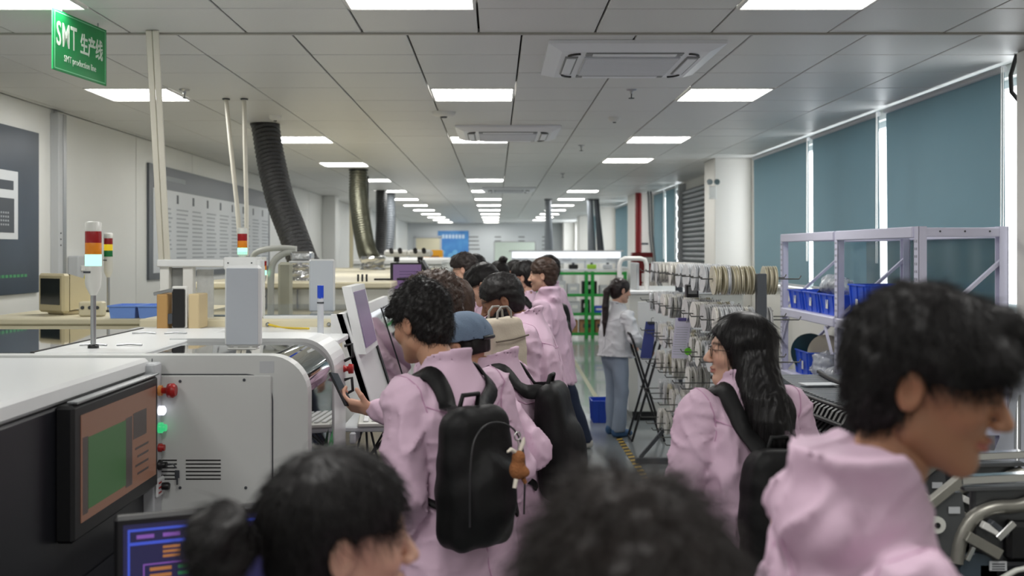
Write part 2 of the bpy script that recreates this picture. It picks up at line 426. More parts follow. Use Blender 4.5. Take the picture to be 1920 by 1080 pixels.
rp.color_ramp.elements[0].color = rgb(38, 92, 180); rp.color_ramp.elements[1].color = rgb(96, 168, 220); nt.links.new(tc.outputs['Object'], g1.inputs['Vector']); nt.links.new(g1.outputs['Fac'], rp.inputs[0]); nt.links.new(rp.outputs[0], nt.nodes['Principled BSDF'].inputs['Base Color'])
MB().box((0, 0, .83), (1.3, .02, 1.66)).build('board', BLU, bp_)
t = MB()
for i in range(7): t.box((-.42 + .14 * i, -.0115, 1.42), (.10, .003, .16))
t.build('headline', mat('poster_white', rgb(196, 216, 236), .5), bp_)
t = MB(); rr = random.Random(3)
for i in range(11): t.lathe([(rr.uniform(.05, .16), 0), (.001, -.002)], (rr.uniform(-.45, .3), -.0105 - .0005 * i, rr.uniform(.1, .85)), 'y', 16)
t.build('bubbles', mat('poster_bubble', rgb(110, 176, 222), .5), bp_)
wbd = empty('whiteboard', (.78, 40.2, 1.38), label='pale green-white whiteboard on a stand before the back wall', cat='whiteboard')
MB().box((0, 0, .42), (1.62, .02, .84)).build('panel', mat('board_green_white', rgb(214, 226, 214), .25), wbd)
f_ = MB(); f_.box((0, 0, .85), (1.68, .03, .03)); f_.box((0, 0, -.01), (1.68, .03, .03)); f_.box((-.83, 0, .42), (.03, .03, .86)); f_.box((.83, 0, .42), (.03, .03, .86)); f_.build('frame', STEEL, wbd)
f_ = MB(); f_.box((-.7, .03, -.7), (.04, .04, 1.36)); f_.box((.7, .03, -.7), (.04, .04, 1.36)); f_.build('stand', LGREY, wbd)
# notices printed on the back wall
nb = empty('wall_notice', (.2, YB - .008, 1.7), label='rows of small grey notices fixed to the far back wall', cat='notice')
t = MB(); rr = random.Random(5)
for cx in (-1.2, -.1, .9, 1.9):
    for r_ in range(4): t.box((cx, 0, .75 - .17 * r_), (rr.uniform(.3, .7) if cx < -1 else .26, .006, .05))
t.build('text_rows', GREY, nb)

# wall behind the viewpoint
wf = MB().box(((XL + XR) / 2, Y0 - .05, CEILZ / 2 + .05), (XR - XL + .6, .1, CEILZ + .1)).build('wall_front', WALL); tag(wf, kind='structure')

# right wall: low wall, pillars, windows with roller blinds
BLW = mat('right_wall_paint', rgb(226, 224, 218), .5)
SILL = 1.46; WINS = [(5.95, 12.45), (17.35, 20.1), (21.9, 26.6), (28.2, 33.0), (34.6, 40.6)]
wr = MB(); ycur = Y0
for (a, b) in WINS:
    wr.ab((XR, ycur, 0), (XR + .2, a, CEILZ + .05)); wr.ab((XR, a, 0), (XR + .2, b, SILL)); wr.ab((XR, a, 2.955), (XR + .2, b, CEILZ + .05)); ycur = b
wr.ab((XR, ycur, 0), (XR + .2, YB, CEILZ + .05))
wr = wr.build('wall_right', BLW); tag(wr, kind='structure')
for (xa, ya, yb_) in ((3.1, 5.0, 5.93), (2.78, 12.63, 13.25), (2.85, 20.4, 21.5), (2.8, 26.9, 27.8), (2.8, 33.3, 34.2), (2.8, 40.9, 41.8)):
    MB().ab((xa, ya, 0), (XR, yb_, CEILZ), .01).build('pillar', BLW, wr)
GLASS = mat_glass(); FRAME = mat('window_frame_white', rgb(225, 225, 224), .4)
BLIND = mat('blind_fabric_teal', rgb(126, 148, 154), .75, bump=.05, bscale=300, var=.03, vscale=3)
nt = BLIND.node_tree; tl = nt.nodes.new('ShaderNodeBsdfTranslucent'); tl.inputs[0].default_value = rgb(150, 172, 178); mxs = nt.nodes.new('ShaderNodeMixShader'); mxs.inputs[0].default_value = .35
nt.links.new(nt.nodes['Principled BSDF'].outputs[0], mxs.inputs[1]); nt.links.new(tl.outputs[0], mxs.inputs[2]); nt.links.new(mxs.outputs[0], nt.nodes['Material Output'].inputs[0])
def blind(y0, y1, z0, label, grp):
    r = empty('roller_blind', (XR - .075, (y0 + y1) / 2, z0), label=label, cat='blind', group=grp); w = y1 - y0
    n = 24; vs = []; fs = []; H = CEILZ - .02 - z0
    for i in range(n + 1):
        u = i / n; xo = .006 * math.sin(u * 9 + y0) + .012 * (abs(u - .5) * 2) ** 6
        for z in (0, H * .33, H * .66, H): vs.append((xo * (1 - .8 * z / H), -w / 2 + w * u, z))
    for i in range(n):
        for j in range(3): a = i * 4 + j; fs.append((a, a + 1, a + 5, a + 4))
    m_ = MB(); m_.add(vs, fs, True); m_.add([(x + .002, y, z) for x, y, z in vs], [f[::-1] for f in fs], True); m_.build('fabric', BLIND, r)
    MB().cyl((0, -w / 2, H - .025), (0, w / 2, H - .025), .022, 12).build('roller', LGREY, r)
    MB().box((0, 0, -.012), (.016, w, .026), .004).build('bottom_bar', LGREY, r)
    c = MB(); yc = -w / 2 - .02
    c.tube([(-.02, yc - .012, H - .02), (-.022, yc - .016, .25)], .0035, 5); c.tube([(-.02, yc + .012, H - .02), (-.022, yc + .016, .25)], .0035, 5); c.build('pull_chain', WHITE, r)
blind(10.10, 12.25, 1.5, 'teal roller blind next to the white pillar, farthest of the big three', 'near roller blinds')
blind(8.26, 9.97, 1.5, 'teal roller blind in the middle of the big three', 'near roller blinds')
blind(6.22, 8.10, 1.5, 'large teal roller blind nearest the right edge above the shelving', 'near roller blinds')
blind(17.5, 18.6, 1.45, 'narrow teal roller blind just beyond the rolling shutter', 'far roller blinds'); blind(18.7, 20.0, 1.45, 'teal roller blind between the rolling shutter and the red pipe', 'far roller blinds')
blind(22.0, 23.2, 1.45, 'teal roller blind just beyond the red pipe', 'far roller blinds'); blind(23.6, 26.4, 1.45, 'wide teal roller blind far down the right wall beyond the red pipe', 'far roller blinds')
blind(28.4, 30.6, 1.45, 'distant teal roller blind seen between the grey hoses', 'far roller blinds'); blind(31.0, 32.8, 1.45, 'distant teal roller blind near the paired grey hoses', 'far roller blinds'); blind(34.8, 37.4, 1.45, 'most distant teal roller blind at the back of the right wall', 'far roller blinds')
for i, (a, b) in enumerate(WINS):
    w_ = empty('window_%d' % (i + 1), (XR + .1, (a + b) / 2, SILL), kind='structure'); L = b - a; n = max(2, round(L / 1.6)); H = 2.955 - SILL
    fr = MB(); fr.box((0, 0, .025), (.07, L, .05)); fr.box((0, 0, H - .025), (.07, L, .05))
    for j in range(n + 1): fr.box((0, -L / 2 + L * j / n, H / 2), (.06, .05, H))
    fr.build('window_frame', FRAME, w_)
    for j in range(n): MB().box((0, -L / 2 + L * (j + .5) / n, H / 2), (.006, L / n - .05, H - .1)).build('pane', GLASS, w_)
    MB().box((-.1, 0, -.01), (.16, L, .03), .006).build('window_sill', WHITE, w_)
# rolling shutter
sh = empty('rolling_shutter', (XR - .03, 15.95, 0), label='grey metal rolling shutter beside the white pillar', cat='shutter')
s_ = MB()
for i in range(36): s_.tube([(-.0, -1.05, .04 + .08 * i), (-.0, 1.05, .04 + .08 * i)], .043, 8)
o = s_.build('shutter_slats', mat('shutter_grey', rgb(146, 150, 154), .4, metal=.3), sh); o['kind'] = 'stuff'
[MB().box((-.03, sy, 1.5), (.12, .1, 3.0)).build('guide_rail', LGREY, sh) for sy in (-1.1, 1.1)]
c = MB()
for i in range(22): c.tube([(-.12 + .012 * math.cos(t) * (i % 2), 1.02 + .016 * math.cos(t) * ((i + 1) % 2), 2.85 - .09 * i + .05 * math.sin(t)) for t in np.linspace(0, 6.28, 8)[:-1]], .005, 4, closed=True)
c.build('hoist_chain', DGREY, sh)
# emergency lamp on the pillar
el = empty('emergency_lamp', (2.74, 12.55, 2.52), label='small white twin-head emergency lamp on the white pillar', cat='lamp')
MB().box((0, .03, .07), (.10, .06, .16), .01).build('housing', WHITE, el)
h_ = MB(); h_.lathe([(.03, 0), (.04, -.03), (.035, -.045)], (-.045, 0, .2), 'y', 12); h_.lathe([(.03, 0), (.04, -.03), (.035, -.045)], (.045, 0, .2), 'y', 12); h_.build('lamp_heads', CHROME, el)

# ceiling cassettes of the air conditioning
def cassette(x, y, label):
    r = empty('air_conditioner', (x, y, CEILZ), label=label, cat='air conditioner', group='ceiling cassettes')
    AC = mat('ac_white', rgb(236, 238, 243), .35); S = .5
    m_ = MB(); m_.prism([(-S, -S, 0), (S, -S, 0), (S, S, 0), (-S, S, 0)], None, (0, 0, -.02))
    inner = .42; m_.add([(-S, -S, -.02), (S, -S, -.02), (S, S, -.02), (-S, S, -.02), (-inner, -inner, -.05), (inner, -inner, -.05), (inner, inner, -.05), (-inner, inner, -.05)],
                         [(0, 1, 5, 4), (1, 2, 6, 5), (2, 3, 7, 6), (3, 0, 4, 7), (4, 5, 6, 7)]); m_.build('panel', AC, r)
    g = MB(); g.box((0, 0, -.055), (.56, .56, .012), .004)
    gp = g.build('intake_grille', mat('ac_grille', rgb(196, 199, 206), .5), r)
    s_ = MB()
    for i in range(17): s_.box((0, -.26 + .0325 * i, -.063), (.54, .008, .006))
    o = s_.build('grille_slats', AC, gp); o['kind'] = 'stuff'
    for k, (cx, cy, w, d) in enumerate(((0, -.355, .56, .075), (0, .355, .56, .075), (-.355, 0, .075, .56), (.355, 0, .075, .56))):
        MB().box((cx, cy, -.052), (w, d, .008), .002).build('outlet', GREY, r)
        MB().box((cx, cy, -.057), (w * .86 if w > d else w * .72, d * .72 if w > d else d * .86, .01), .003).build('louvre', AC, r)
    for sx in (-1, 1):
        for sy in (-1, 1): MB().tube([(sx * (.30 + .075 * math.sin(t)), sy * (.30 + .075 * math.cos(t)), -.052) for t in np.linspace(.15, 1.42, 6)], .009, 5).build('corner_slot', BLACK, r)
    return r
cassette(.80, 6.08, 'white ceiling air conditioner cassette nearest to the viewpoint'); cassette(.12, 9.85, 'white ceiling air conditioner cassette in the middle of the ceiling above the group'); cassette(.25, 18.9, 'farthest white ceiling air conditioner cassette')
# sprinklers and detectors
def sprinkler(x, y, label):
    r = empty('sprinkler', (x, y, CEILZ), label=label, cat='sprinkler', group='ceiling sprinklers')
    MB().lathe([(.04, 0), (.035, -.008), (.012, -.012), (.012, -.03)], n=12).build('rosette', STEEL, r)
    MB().lathe([(.004, -.03), (.004, -.06), (.022, -.062), (.022, -.066)], n=10).build('head', DGREY, r)
for px, py, lab in ((1184, 168, 'small metal ceiling sprinkler below the nearest air conditioner'), (346, 168, 'small metal ceiling sprinkler beside the left light near the green sign'), (1090, 272, 'tiny ceiling sprinkler between the middle and right light rows'), (1055, 325, 'tiny distant ceiling sprinkler over the aisle')):
    Y = (CEILZ - CH) * F / (VY - py); sprinkler((px - VX) * Y / F, Y, lab)
for px, py, lab in ((832, 210, 'round white smoke detector on the ceiling before the middle air conditioner'), (516, 217, 'small white ceiling sensor beside the black hose'), (1152, 220, 'small white ceiling sensor left of the right light row')):
    Y = (CEILZ - CH) * F / (VY - py); r = empty('smoke_detector', ((px - VX) * Y / F, Y, CEILZ), label=lab, cat='detector')
    s = 1.7 if px == 832 else .9
    MB().lathe([(.06 * s, 0), (.058 * s, -.02), (.045 * s, -.035), (.02, -.042)], n=18).build('base', WHITE, r); MB().lathe([(.02 * s, -.036), (.015 * s, -.05)], n=10).build('sensor', DGREY, r)
# green hanging sign
sg = empty('hanging_sign', (-2.085, 5.0, 2.72), math.atan2(.5, .063) - math.pi / 2, label='green hanging sign with white lettering SMT and Chinese characters', cat='sign')
SGN = mat('sign_green', rgb(24, 142, 76), .35); SGW = mat('sign_white', rgb(214, 228, 214), .4)
MB().box((0, 0, .147), (.008, .5, .295), .002).build('board', SGN, sg)
b = MB(); 
for (c, d) in (((.0046, 0, .283), (.0012, .47, .005)), ((.0046, 0, .011), (.0012, .47, .005)), ((.0046, .235, .147), (.0012, .005, .275)), ((.0046, -.235, .147), (.0012, .005, .275))): b.box(c, d)
b.build('border_line', mat('sign_line', rgb(120, 200, 150), .4), sg)
ROT = (math.pi / 2, 0, math.pi / 2)
text_mesh('SMT', .165, SGW, 'lettering', sg, (.005, -.222, .125), ROT, sx=.56, bold=.0015, space=1.12)
text_mesh('生产线', .110, SGW, 'lettering', sg, (.005, -.008, .132), ROT, sx=.66, bold=.002)
text_mesh('SMT production line', .046, SGW, 'lettering', sg, (.005, -.155, .055), ROT, sx=.78)
h_ = MB(); h_.cyl((0, -.17, .29), (0, -.17, .32), .004, 6); h_.cyl((0, .17, .29), (0, .17, .32), .004, 6); h_.build('hanger', STEEL, sg)

# posters on the left wall
def wall_board(y0, y1, z0, z1, label):
    r = empty('wall_poster', (XL + .012, (y0 + y1) / 2, z0), label=label, cat='poster'); return r, y1 - y0, z1 - z0
PNAVY = mat('poster_navy', rgb(52, 64, 78), .3, var=.25, vscale=1.2); PGREY = mat('poster_slate', rgb(88, 94, 102), .35); PPALE = mat('poster_pale', rgb(206, 210, 214), .35); PINK = mat('print_grey', rgb(158, 164, 170), .5); PDK = mat('print_dark', rgb(70, 76, 84), .5)
r, w, h = wall_board(6.0, 8.02, 1.52, 2.80, 'dark navy poster with a pale inset picture at the left edge')
MB().box((0, 0, h / 2), (.02, w, h)).build('board', PNAVY, r)
MB().box((.011, .28, .68), (.003, .75, .52), .001).build('inset_panel', PPALE, r)
t = MB(); t.box((.0135, .42, .60), (.002, .34, .26)); t.box((.0135, .43, .83), (.002, .3, .07)); t.build('inset_picture', PDK, r)
t = MB(); [t.box((.015, .32 + .035 * i, .62 - .03 * j), (.001, .02, .014)) for i in range(6) for j in range(4)]; t.build('inset_details', PINK, r)
t = MB(); [t.box((.011, .3 + .06 * i, .14), (.002, .045, .022)) for i in range(9)]; t.build('green_caption', mat('print_green', rgb(70, 140, 96), .5), r)
r, w, h = wall_board(10.56, 16.2, 1.545, 2.79, 'wide grey-framed information board with columns of text on the left wall')
MB().box((0, 0, h / 2), (.03, w, h)).build('frame', PGREY, r)
MB().box((.016, 0, .53), (.004, w - .24, .92)).build('page', PPALE, r)
t = MB(); rr = random.Random(11)
for cidx in range(9):
    cy = -w / 2 + .32 + cidx * (w - .5) / 8.6
    for j in range(13):
        ww = rr.uniform(.34, .46); t.box((.0185, cy + ww / 2 - .02, .78 - j * .05), (.001, ww, .018))
t.build('text_rows', PINK, r)
for cidx in range(9): MB().box((.0185, -w / 2 + .34 + cidx * (w - .5) / 8.6, .90), (.001, .07, .10)).build('icon', PDK, r)
MB().box((.0185, -w / 2 + .34, .33), (.001, .05, .12)).build('icon', PDK, r)
t = MB(); t.box((.0165, -w / 2 + .78, 1.12), (.002, .9, .05)); t.build('heading', mat('print_light', rgb(150, 156, 162), .5), r)
MB().box((.0165, -w / 2 + .2, 1.12), (.002, .09, .09)).build('emblem', MATS['print_green'], r)
# ------------------------------------------------------------------ production line on the left
HOODG = mat('tinted_hood_glass', rgb(40, 42, 46), .04, spec=.9, coat=1.0); LIDG = mat('dark_lid_glass', rgb(30, 38, 44), .03, spec=1.0, coat=1.0)
MACH = mat('machine_white', rgb(208, 210, 208), .38, var=.015); MACHL = mat('machine_light', rgb(224, 226, 226), .28); CHARC = mat('charcoal_panel', rgb(26, 27, 32), .32)
def glow(name, col, s):
    m = mat(name, col, .25, emit=s * .5); m.node_tree.nodes['Principled BSDF'].inputs['Base Color'].default_value = (.02, .02, .02, 1); m.cycles.emission_sampling = 'NONE'; return m
S_BROWN = glow('screen_brown', rgb(136, 92, 70), .62); S_GREEN = glow('screen_green', rgb(44, 92, 40), .75); S_DARK = glow('screen_dark', rgb(66, 52, 50), .6)
S_NAVY = glow('screen_navy', rgb(30, 28, 78), 1.0); S_BLUE = glow('screen_blue', rgb(70, 96, 230), 1.0); S_PURP = glow('screen_purple', rgb(146, 92, 190), 1.0); S_ORNG = glow('screen_orange', rgb(200, 130, 70), .9); S_GRN2 = glow('screen_text_green', rgb(40, 150, 90), .9)
S_LILAC = glow('screen_lilac', rgb(140, 108, 158), .75); S_LIL2 = glow('screen_lilac_dark', rgb(96, 76, 120), .7)
RED = mat('button_red', rgb(170, 30, 30), .35); GRNB = glow('button_green_lit', rgb(60, 210, 130), 1.2); WHTB = glow('button_white_lit', rgb(240, 240, 255), 2.0)
BLUEP = mat('blue_plastic', rgb(40, 84, 206), .4); BLUEL = mat('light_blue_plastic', rgb(126, 164, 240), .42); FOIL = mat('crumpled_foil', rgb(205, 206, 208), .22, metal=1.0, bump=1.0, bscale=18)

# nearest machine with the dark front and monitor
A = empty('inspection_machine', (-2.2, 2.6, 0), label='near white machine with black front and large brown and green screen', cat='machine')
def rel(o): return Vector(o.location)
def ab(root, a, b, name, m, bev=.006, parent=None):
    r = rel(root); return MB().ab(Vector(a) - r, Vector(b) - r, bev).build(name, m, parent or root)
ab(A, (-3.2, 1.5, .08), (-1.33, 3.72, 1.39), 'body', MACH); ab(A, (-3.22, 1.48, 1.39), (-1.30, 3.74, 1.45), 'top_cover', MACHL, .012)
ab(A, (-1.335, 1.5, .3), (-1.305, 3.70, 1.385), 'front_panel', CHARC, .008); ab(A, (-1.335, 3.70, .3), (-1.268, 3.785, 1.43), 'control_strip', LGREY, .006)
for x in (-3.05, -1.45):
    for y in (1.65, 3.6): MB().lathe([(.05, 0), (.05, .02), (.02, .03), (.02, .09)], Vector((x, y, 0)) - rel(A), n=12).build('foot', DGREY, A)
mo = ab(A, (-1.31, 2.95, .98), (-1.25, 3.69, 1.39), 'monitor', BLACK, .01)
ab(A, (-1.2505, 3.0, 1.03), (-1.248, 3.66, 1.355), 'screen', S_BROWN, 0, mo); ab(A, (-1.2485, 3.05, 1.06), (-1.247, 3.36, 1.28), 'board_view', S_GREEN, 0, mo)
ab(A, (-1.2483, 3.01, 1.05), (-1.2475, 3.05, 1.285), 'side_bar', S_DARK, 0, mo); ab(A, (-1.2483, 3.36, 1.05), (-1.2475, 3.42, 1.285), 'side_bar', S_DARK, 0, mo); ab(A, (-1.2483, 3.43, 1.20), (-1.2475, 3.56, 1.29), 'preview_block', S_DARK, 0, mo)
t = MB(); [t.ab(Vector((-1.2483, 3.45 + .02 * (i % 2), 1.16 - .03 * i)) - rel(A), Vector((-1.2475, 3.58, 1.168 - .03 * i)) - rel(A)) for i in range(4)]; t.build('text_rows', S_DARK, mo)
ab(A, (-1.28, 2.97, 1.392), (-1.246, 3.69, 1.400), 'silver_trim', STEEL, .002)
ab(A, (-1.31, 2.3, .78), (-1.12, 3.66, .82), 'keyboard_ledge', CHARC, .01); ab(A, (-1.122, 3.0, .785), (-1.117, 3.35, .815), 'ledge_label', LGREY, 0)
X0 = -1.268
def knob(z, prof, m, name, y=3.75, par=A): return MB().lathe(prof, Vector((X0, y, z)) - rel(A), 'x', 14).build(name, m, par)
b_ = knob(1.325, [(.02, 0), (.02, .012)], mat('button_collar_yellow', rgb(226, 150, 80), .4), 'stop_collar'); knob(1.325, [(.011, .01), (.012, .03), (.026, .035), (.028, .055), (.02, .065)], RED, 'stop_button', par=A)
knob(1.25, [(.018, 0), (.018, .02), (.01, .026)], WHTB, 'start_button'); knob(1.185, [(.02, 0), (.02, .014), (.014, .016), (.013, .028)], GRNB, 'run_button')
knob(1.11, [(.016, 0), (.016, .012), (.012, .014), (.012, .022)], RED, 'reset_button'); knob(1.045, [(.02, 0), (.02, .01), (.011, .012), (.012, .03)], BLACK, 'key_switch')
kk = MB(); o_ = Vector((X0 + .035, 3.75, 1.045)) - rel(A); kk.tube([o_, o_ + Vector((.02, 0, .003)), o_ + Vector((.03, 0, -.012))], .003, 6); kk.box(o_ + Vector((.034, 0, -.035)), (.018, .004, .03), .002); kk.box(o_ + Vector((.034, 0, -.06)), (.006, .003, .03)); kk.build('key', DGREY, A)
ab(A, (-1.268, 3.70, .93), (-1.255, 3.78, 1.0), 'label_plate', MACHL); t = MB(); [t.ab(Vector((-1.255, 3.71, .945 + .018 * i)) - rel(A), Vector((-1.2535, 3.74, .951 + .018 * i)) - rel(A)) for i in range(3)]; t.build('label_print', RED, A)
knob(.965, [(.014, .012), (.015, .035), (.012, .04)], BLACK, 'selector_knob', 3.75)

# operator monitor with the blue screen
M2 = empty('operator_monitor', (-.70, 2.47, .87), .38, label='black operator monitor with navy screen of coloured text, bottom left', cat='monitor')
MB().box((0, 0, .19), (.46, .035, .31), .008).build('bezel', BLACK, M2); scn = MB().box((0, -.0185, .19), (.42, .002, .27)).build('screen', S_NAVY, M2)
def scr(x0, x1, z0, z1, name, m): MB().box(((x0 + x1) / 2, -.0200, .19 + (z0 + z1) / 2), (x1 - x0, .0012, z1 - z0)).build(name, m, scn)
scr(-.2, .2, .118, .124, 'blue_rule', S_BLUE); scr(-.2, .2, .085, .092, 'blue_rule', S_BLUE); scr(-.2, -.195, -.13, .12, 'blue_rule', S_BLUE)
for i in range(5): scr(-.18 + .06 * i, -.14 + .06 * i, .100, .109, 'menu_word', S_PURP)
scr(-.165, .2, .035, .038, 'purple_rule', S_PURP); scr(-.165, -.162, -.13, .038, 'purple_rule', S_PURP)
for i in range(10): scr(-.15, -.10, .02 - .016 * i, .028 - .016 * i, 'text_row', S_ORNG); scr(-.085, -.06, .02 - .016 * i, .028 - .016 * i, 'text_row', S_GRN2)
for i in range(3): scr(-.12, -.08, .05 + .011 * i, .056 + .011 * i, 'text_row', S_ORNG)
scr(-.06, -.03, .066, .07, 'text_row', S_GRN2); scr(-.06, 0, .05, .053, 'text_row', S_GRN2)
m_ = MB(); m_.box((0, .04, .06), (.06, .05, .25), .006); m_.tube([(0, .06, -.02), (-.1, .3, -.08), (-.48, .42, -.1)], .02, 8); m_.build('arm', DGREY, M2)

# big printer machine with rounded hood
B = empty('printer_machine', (-1.6, 4.4, 0), label='large white machine with rounded corner and dark curved glass hood', cat='machine'); rB = rel(B)
def arc(cx, cz, r, a0, a1, n): return [(cx + r * math.cos(a), cz + r * math.sin(a)) for a in np.linspace(a0, a1, n)]
def prof(xr, zt, r, xl, zb): return [(xl, zb), (xr, zb)] + arc(xr - r, zt - r, r, 0, math.pi / 2, 10) + [(xl, zt)]
def pris(root, pr, y0, y1, name, m): return MB().prism([Vector((x, y0, z)) - rel(root) for x, z in pr], None, (0, y1 - y0, 0), False).build(name, m, root)
XB = -.716
pris(B, prof(XB, 1.452, .15, -3.1, .08), 3.80, 3.88, 'end_panel', MACH)
pris(B, prof(XB - .012, 1.44, .145, -3.1, .08), 3.88, 4.43, 'lower_body', GREY)
pris(B, prof(XB, 1.462, .15, -1.45, .08), 4.43, 4.76, 'far_rim', MACHL)
ab(B, (-3.1, 4.43, .08), (-1.3, 5.08, 1.43), 'rear_body', MACH)
# curved glass hood as a thin shell
def shell(pr, y0, y1, th): 
    inner = [(x - th * (1 if i > 0 else 0), z - th) for i, (x, z) in enumerate(pr)]; return pr + inner[::-1]
hp = [(XB - .006, .86)] + arc(XB - .006 - .15, 1.446 - .15, .15, 0, math.pi / 2, 12) + [(-1.37, 1.446)]
m_ = MB(); n = len(hp); vs = [Vector((x, y, z)) - rB for y in (3.882, 4.428) for x, z in hp]; m_.add(vs, [(i, i + 1, n + i + 1, n + i) for i in range(n - 1)], True); m_.build('glass_hood', HOODG, B)
ab(B, (-1.80, 3.88, 1.43), (-1.37, 5.10, 1.455), 'top_spine', MACHL, .004); ab(B, (-3.08, 3.9, 1.43), (-1.81, 5.08, 1.452), 'glass_lid', LIDG, .003)
ab(B, (-1.815, 3.88, 1.43), (-1.80, 5.1, 1.458), 'lid_seal', BLACK, .002)
for i, yy in enumerate((4.15, 4.75)):
    h_ = MB(); c0 = Vector((-1.6, yy, 1.458)) - rB
    for s in (-1, 1): h_.tube([c0 + Vector((s * .02, 0, 0)), c0 + Vector((s * .07, .01, .004)), c0 + Vector((s * .13, -.01, .002))], .004, 6)
    h_.build('hinge', STEEL, B)
# door outline, vents, screws and sticker on the end panel
YF = 3.799
dl = [(-1.30, 1.38), (-.95, 1.38)] + arc(-.95, 1.28, .10, math.pi / 2, 0, 7)[1:] + [(-.85, .4)]
MB().tube([Vector((x, YF, z)) - rB for x, z in dl], .0022, 5).build('door_seam', DGREY, B)
ab(B, (-1.32, YF - .001, 1.382), (-1.3, YF + .002, 1.386), 'door_seam', DGREY, 0); ab(B, (-1.312, YF - .001, 1.386), (-1.309, YF + .002, 1.44), 'door_seam', DGREY, 0)
ab(B, (-1.30, 3.788, .45), (-.853, 3.80, 1.377), 'door_leaf', MACH, .004)
for g in ((-1.318, -1.212), (-1.178, -1.045)):
    for i in range(6): ab(B, (g[0], 3.7865, .981 + .0143 * i), (g[1], 3.789, .9855 + .0143 * i), 'vent_slot', BLACK, 0)
for (x, z) in ((-1.20, 1.355), (-.956, 1.36), (-.95, .95), (-1.2, .95)): MB().lathe([(.006, 0), (.005, -.004)], Vector((x, 3.788, z)) - rB, 'y', 10).build('screw', DGREY, B)
ab(B, (-.90, 3.7985, 1.385), (-.845, 3.80, 1.43), 'rating_sticker', LGREY, 0)
# green boards and white paper bag under the hood edge
ab(B, (XB - .02, 3.9, .98), (XB + .004, 4.42, 1.0), 'conveyor_rail', STEEL, .003)
m_ = MB(); PCB = mat('circuit_board_green', rgb(52, 150, 84), .4, var=.25, vscale=60)
for i in range(3): MB().add([Vector((XB + .004 + .002 * i, 3.95 + .07 * i, .90)) - rB, Vector((XB + .004 + .002 * i, 4.0 + .07 * i, .90)) - rB, Vector((XB + .004 + .002 * i, 4.36, 1.04 - .035 * i)) - rB, Vector((XB + .004 + .002 * i, 4.36, 1.075 - .035 * i)) - rB], [(0, 1, 2, 3)]).build('board_strip', PCB, B)
# handles, stop button, tray on the far rim
for z in (1.40, 1.24): h_ = MB(); c0 = Vector((XB, 4.72, z)) - rB; h_.tube([c0, c0 + Vector((.035, 0, .01)), c0 + Vector((.04, 0, -.05)), c0 + Vector((0, 0, -.07))], .008, 6); h_.build('handle', BLACK, B)
MB().lathe([(.018, 0), (.012, .012), (.012, .02), (.024, .024), (.022, .045)], Vector((XB, 4.70, 1.295)) - rB, 'x', 12).build('stop_button', RED, B)
tr = ab(B, (XB - .02, 4.76, .985), (XB + .30, 5.16, 1.01), 'keyboard_tray', LGREY, .006)
ab(B, (XB + .02, 4.74, .93), (XB + .05, 5.1, .985), 'tray_bracket', LGREY)
for i in range(4): ab(B, (XB + .03, 4.78 + .0, .60 + .0), (XB + .035, 4.785, .61), 'cable', BLACK, 0) if False else None
cb = MB(); c0 = Vector((XB + .06, 4.9, .95)) - rB
for s in range(3): cb.tube([c0 + Vector((.02 * s, 0, .03)), c0 + Vector((.05 * s - .03, .05, -.08 - .03 * s)), c0 + Vector((.03, .1, -.12)), c0 + Vector((.1 + .03 * s, .1, .0))], .006, 6)
cb.build('cable_loop', BLACK, B)
KB = empty('keyboard', (XB + .16, 4.93, 1.011), .1, label='white keyboard on the grey tray beside the machine', cat='keyboard')
MB().box((0, 0, .011), (.24, .36, .022), .006).build('case', OFFW, KB)
km = MB().box((0, 0, .005), (.026, .02, .01), .003).mesh('key'); km.materials.append(MACHL)
for i in range(5):
    for j in range(13): link('key', km, None, KB, (-.08 + .04 * i, -.155 + .0258 * j, .022))
for (x, y) in ((-3.0, 3.9), (-.85, 3.9), (-.85, 4.7), (-3.0, 5.0)): MB().lathe([(.05, 0), (.05, .02), (.02, .03), (.02, .09)], Vector((x, y, 0)) - rB, n=12).build('foot', DGREY, B)

def slab_panel(x, y, z0, w, h, label):
    r = empty('display_unit', (x, y, z0), label=label, cat='display')
    MB().box((0, 0, h / 2 + .01), (w, .045, h), .012).build('housing', MACHL, r); MB().box((0, -.0235, h / 2 + .01), (w - .016, .004, h - .02), .006).build('back_cover', mat('panel_grey_blue', rgb(192, 198, 206), .4), r)
    f_ = MB(); f_.cyl((-.03, 0, 0), (-.03, 0, .02), .012, 10); f_.cyl((.03, 0, 0), (.03, 0, .02), .012, 10); f_.box((0, 0, .004), (w * .8, .07, .008), .003); f_.build('foot_plate', WHITE, r); return r
slab_panel(-1.008, 3.985, 1.458, .143, .325, 'upright pale flat display housing on top of the rounded white machine')
slab_panel(-1.097, 6.3, 1.455, .162, .335, 'upright pale flat display housing on the second machine behind the blue beacon')

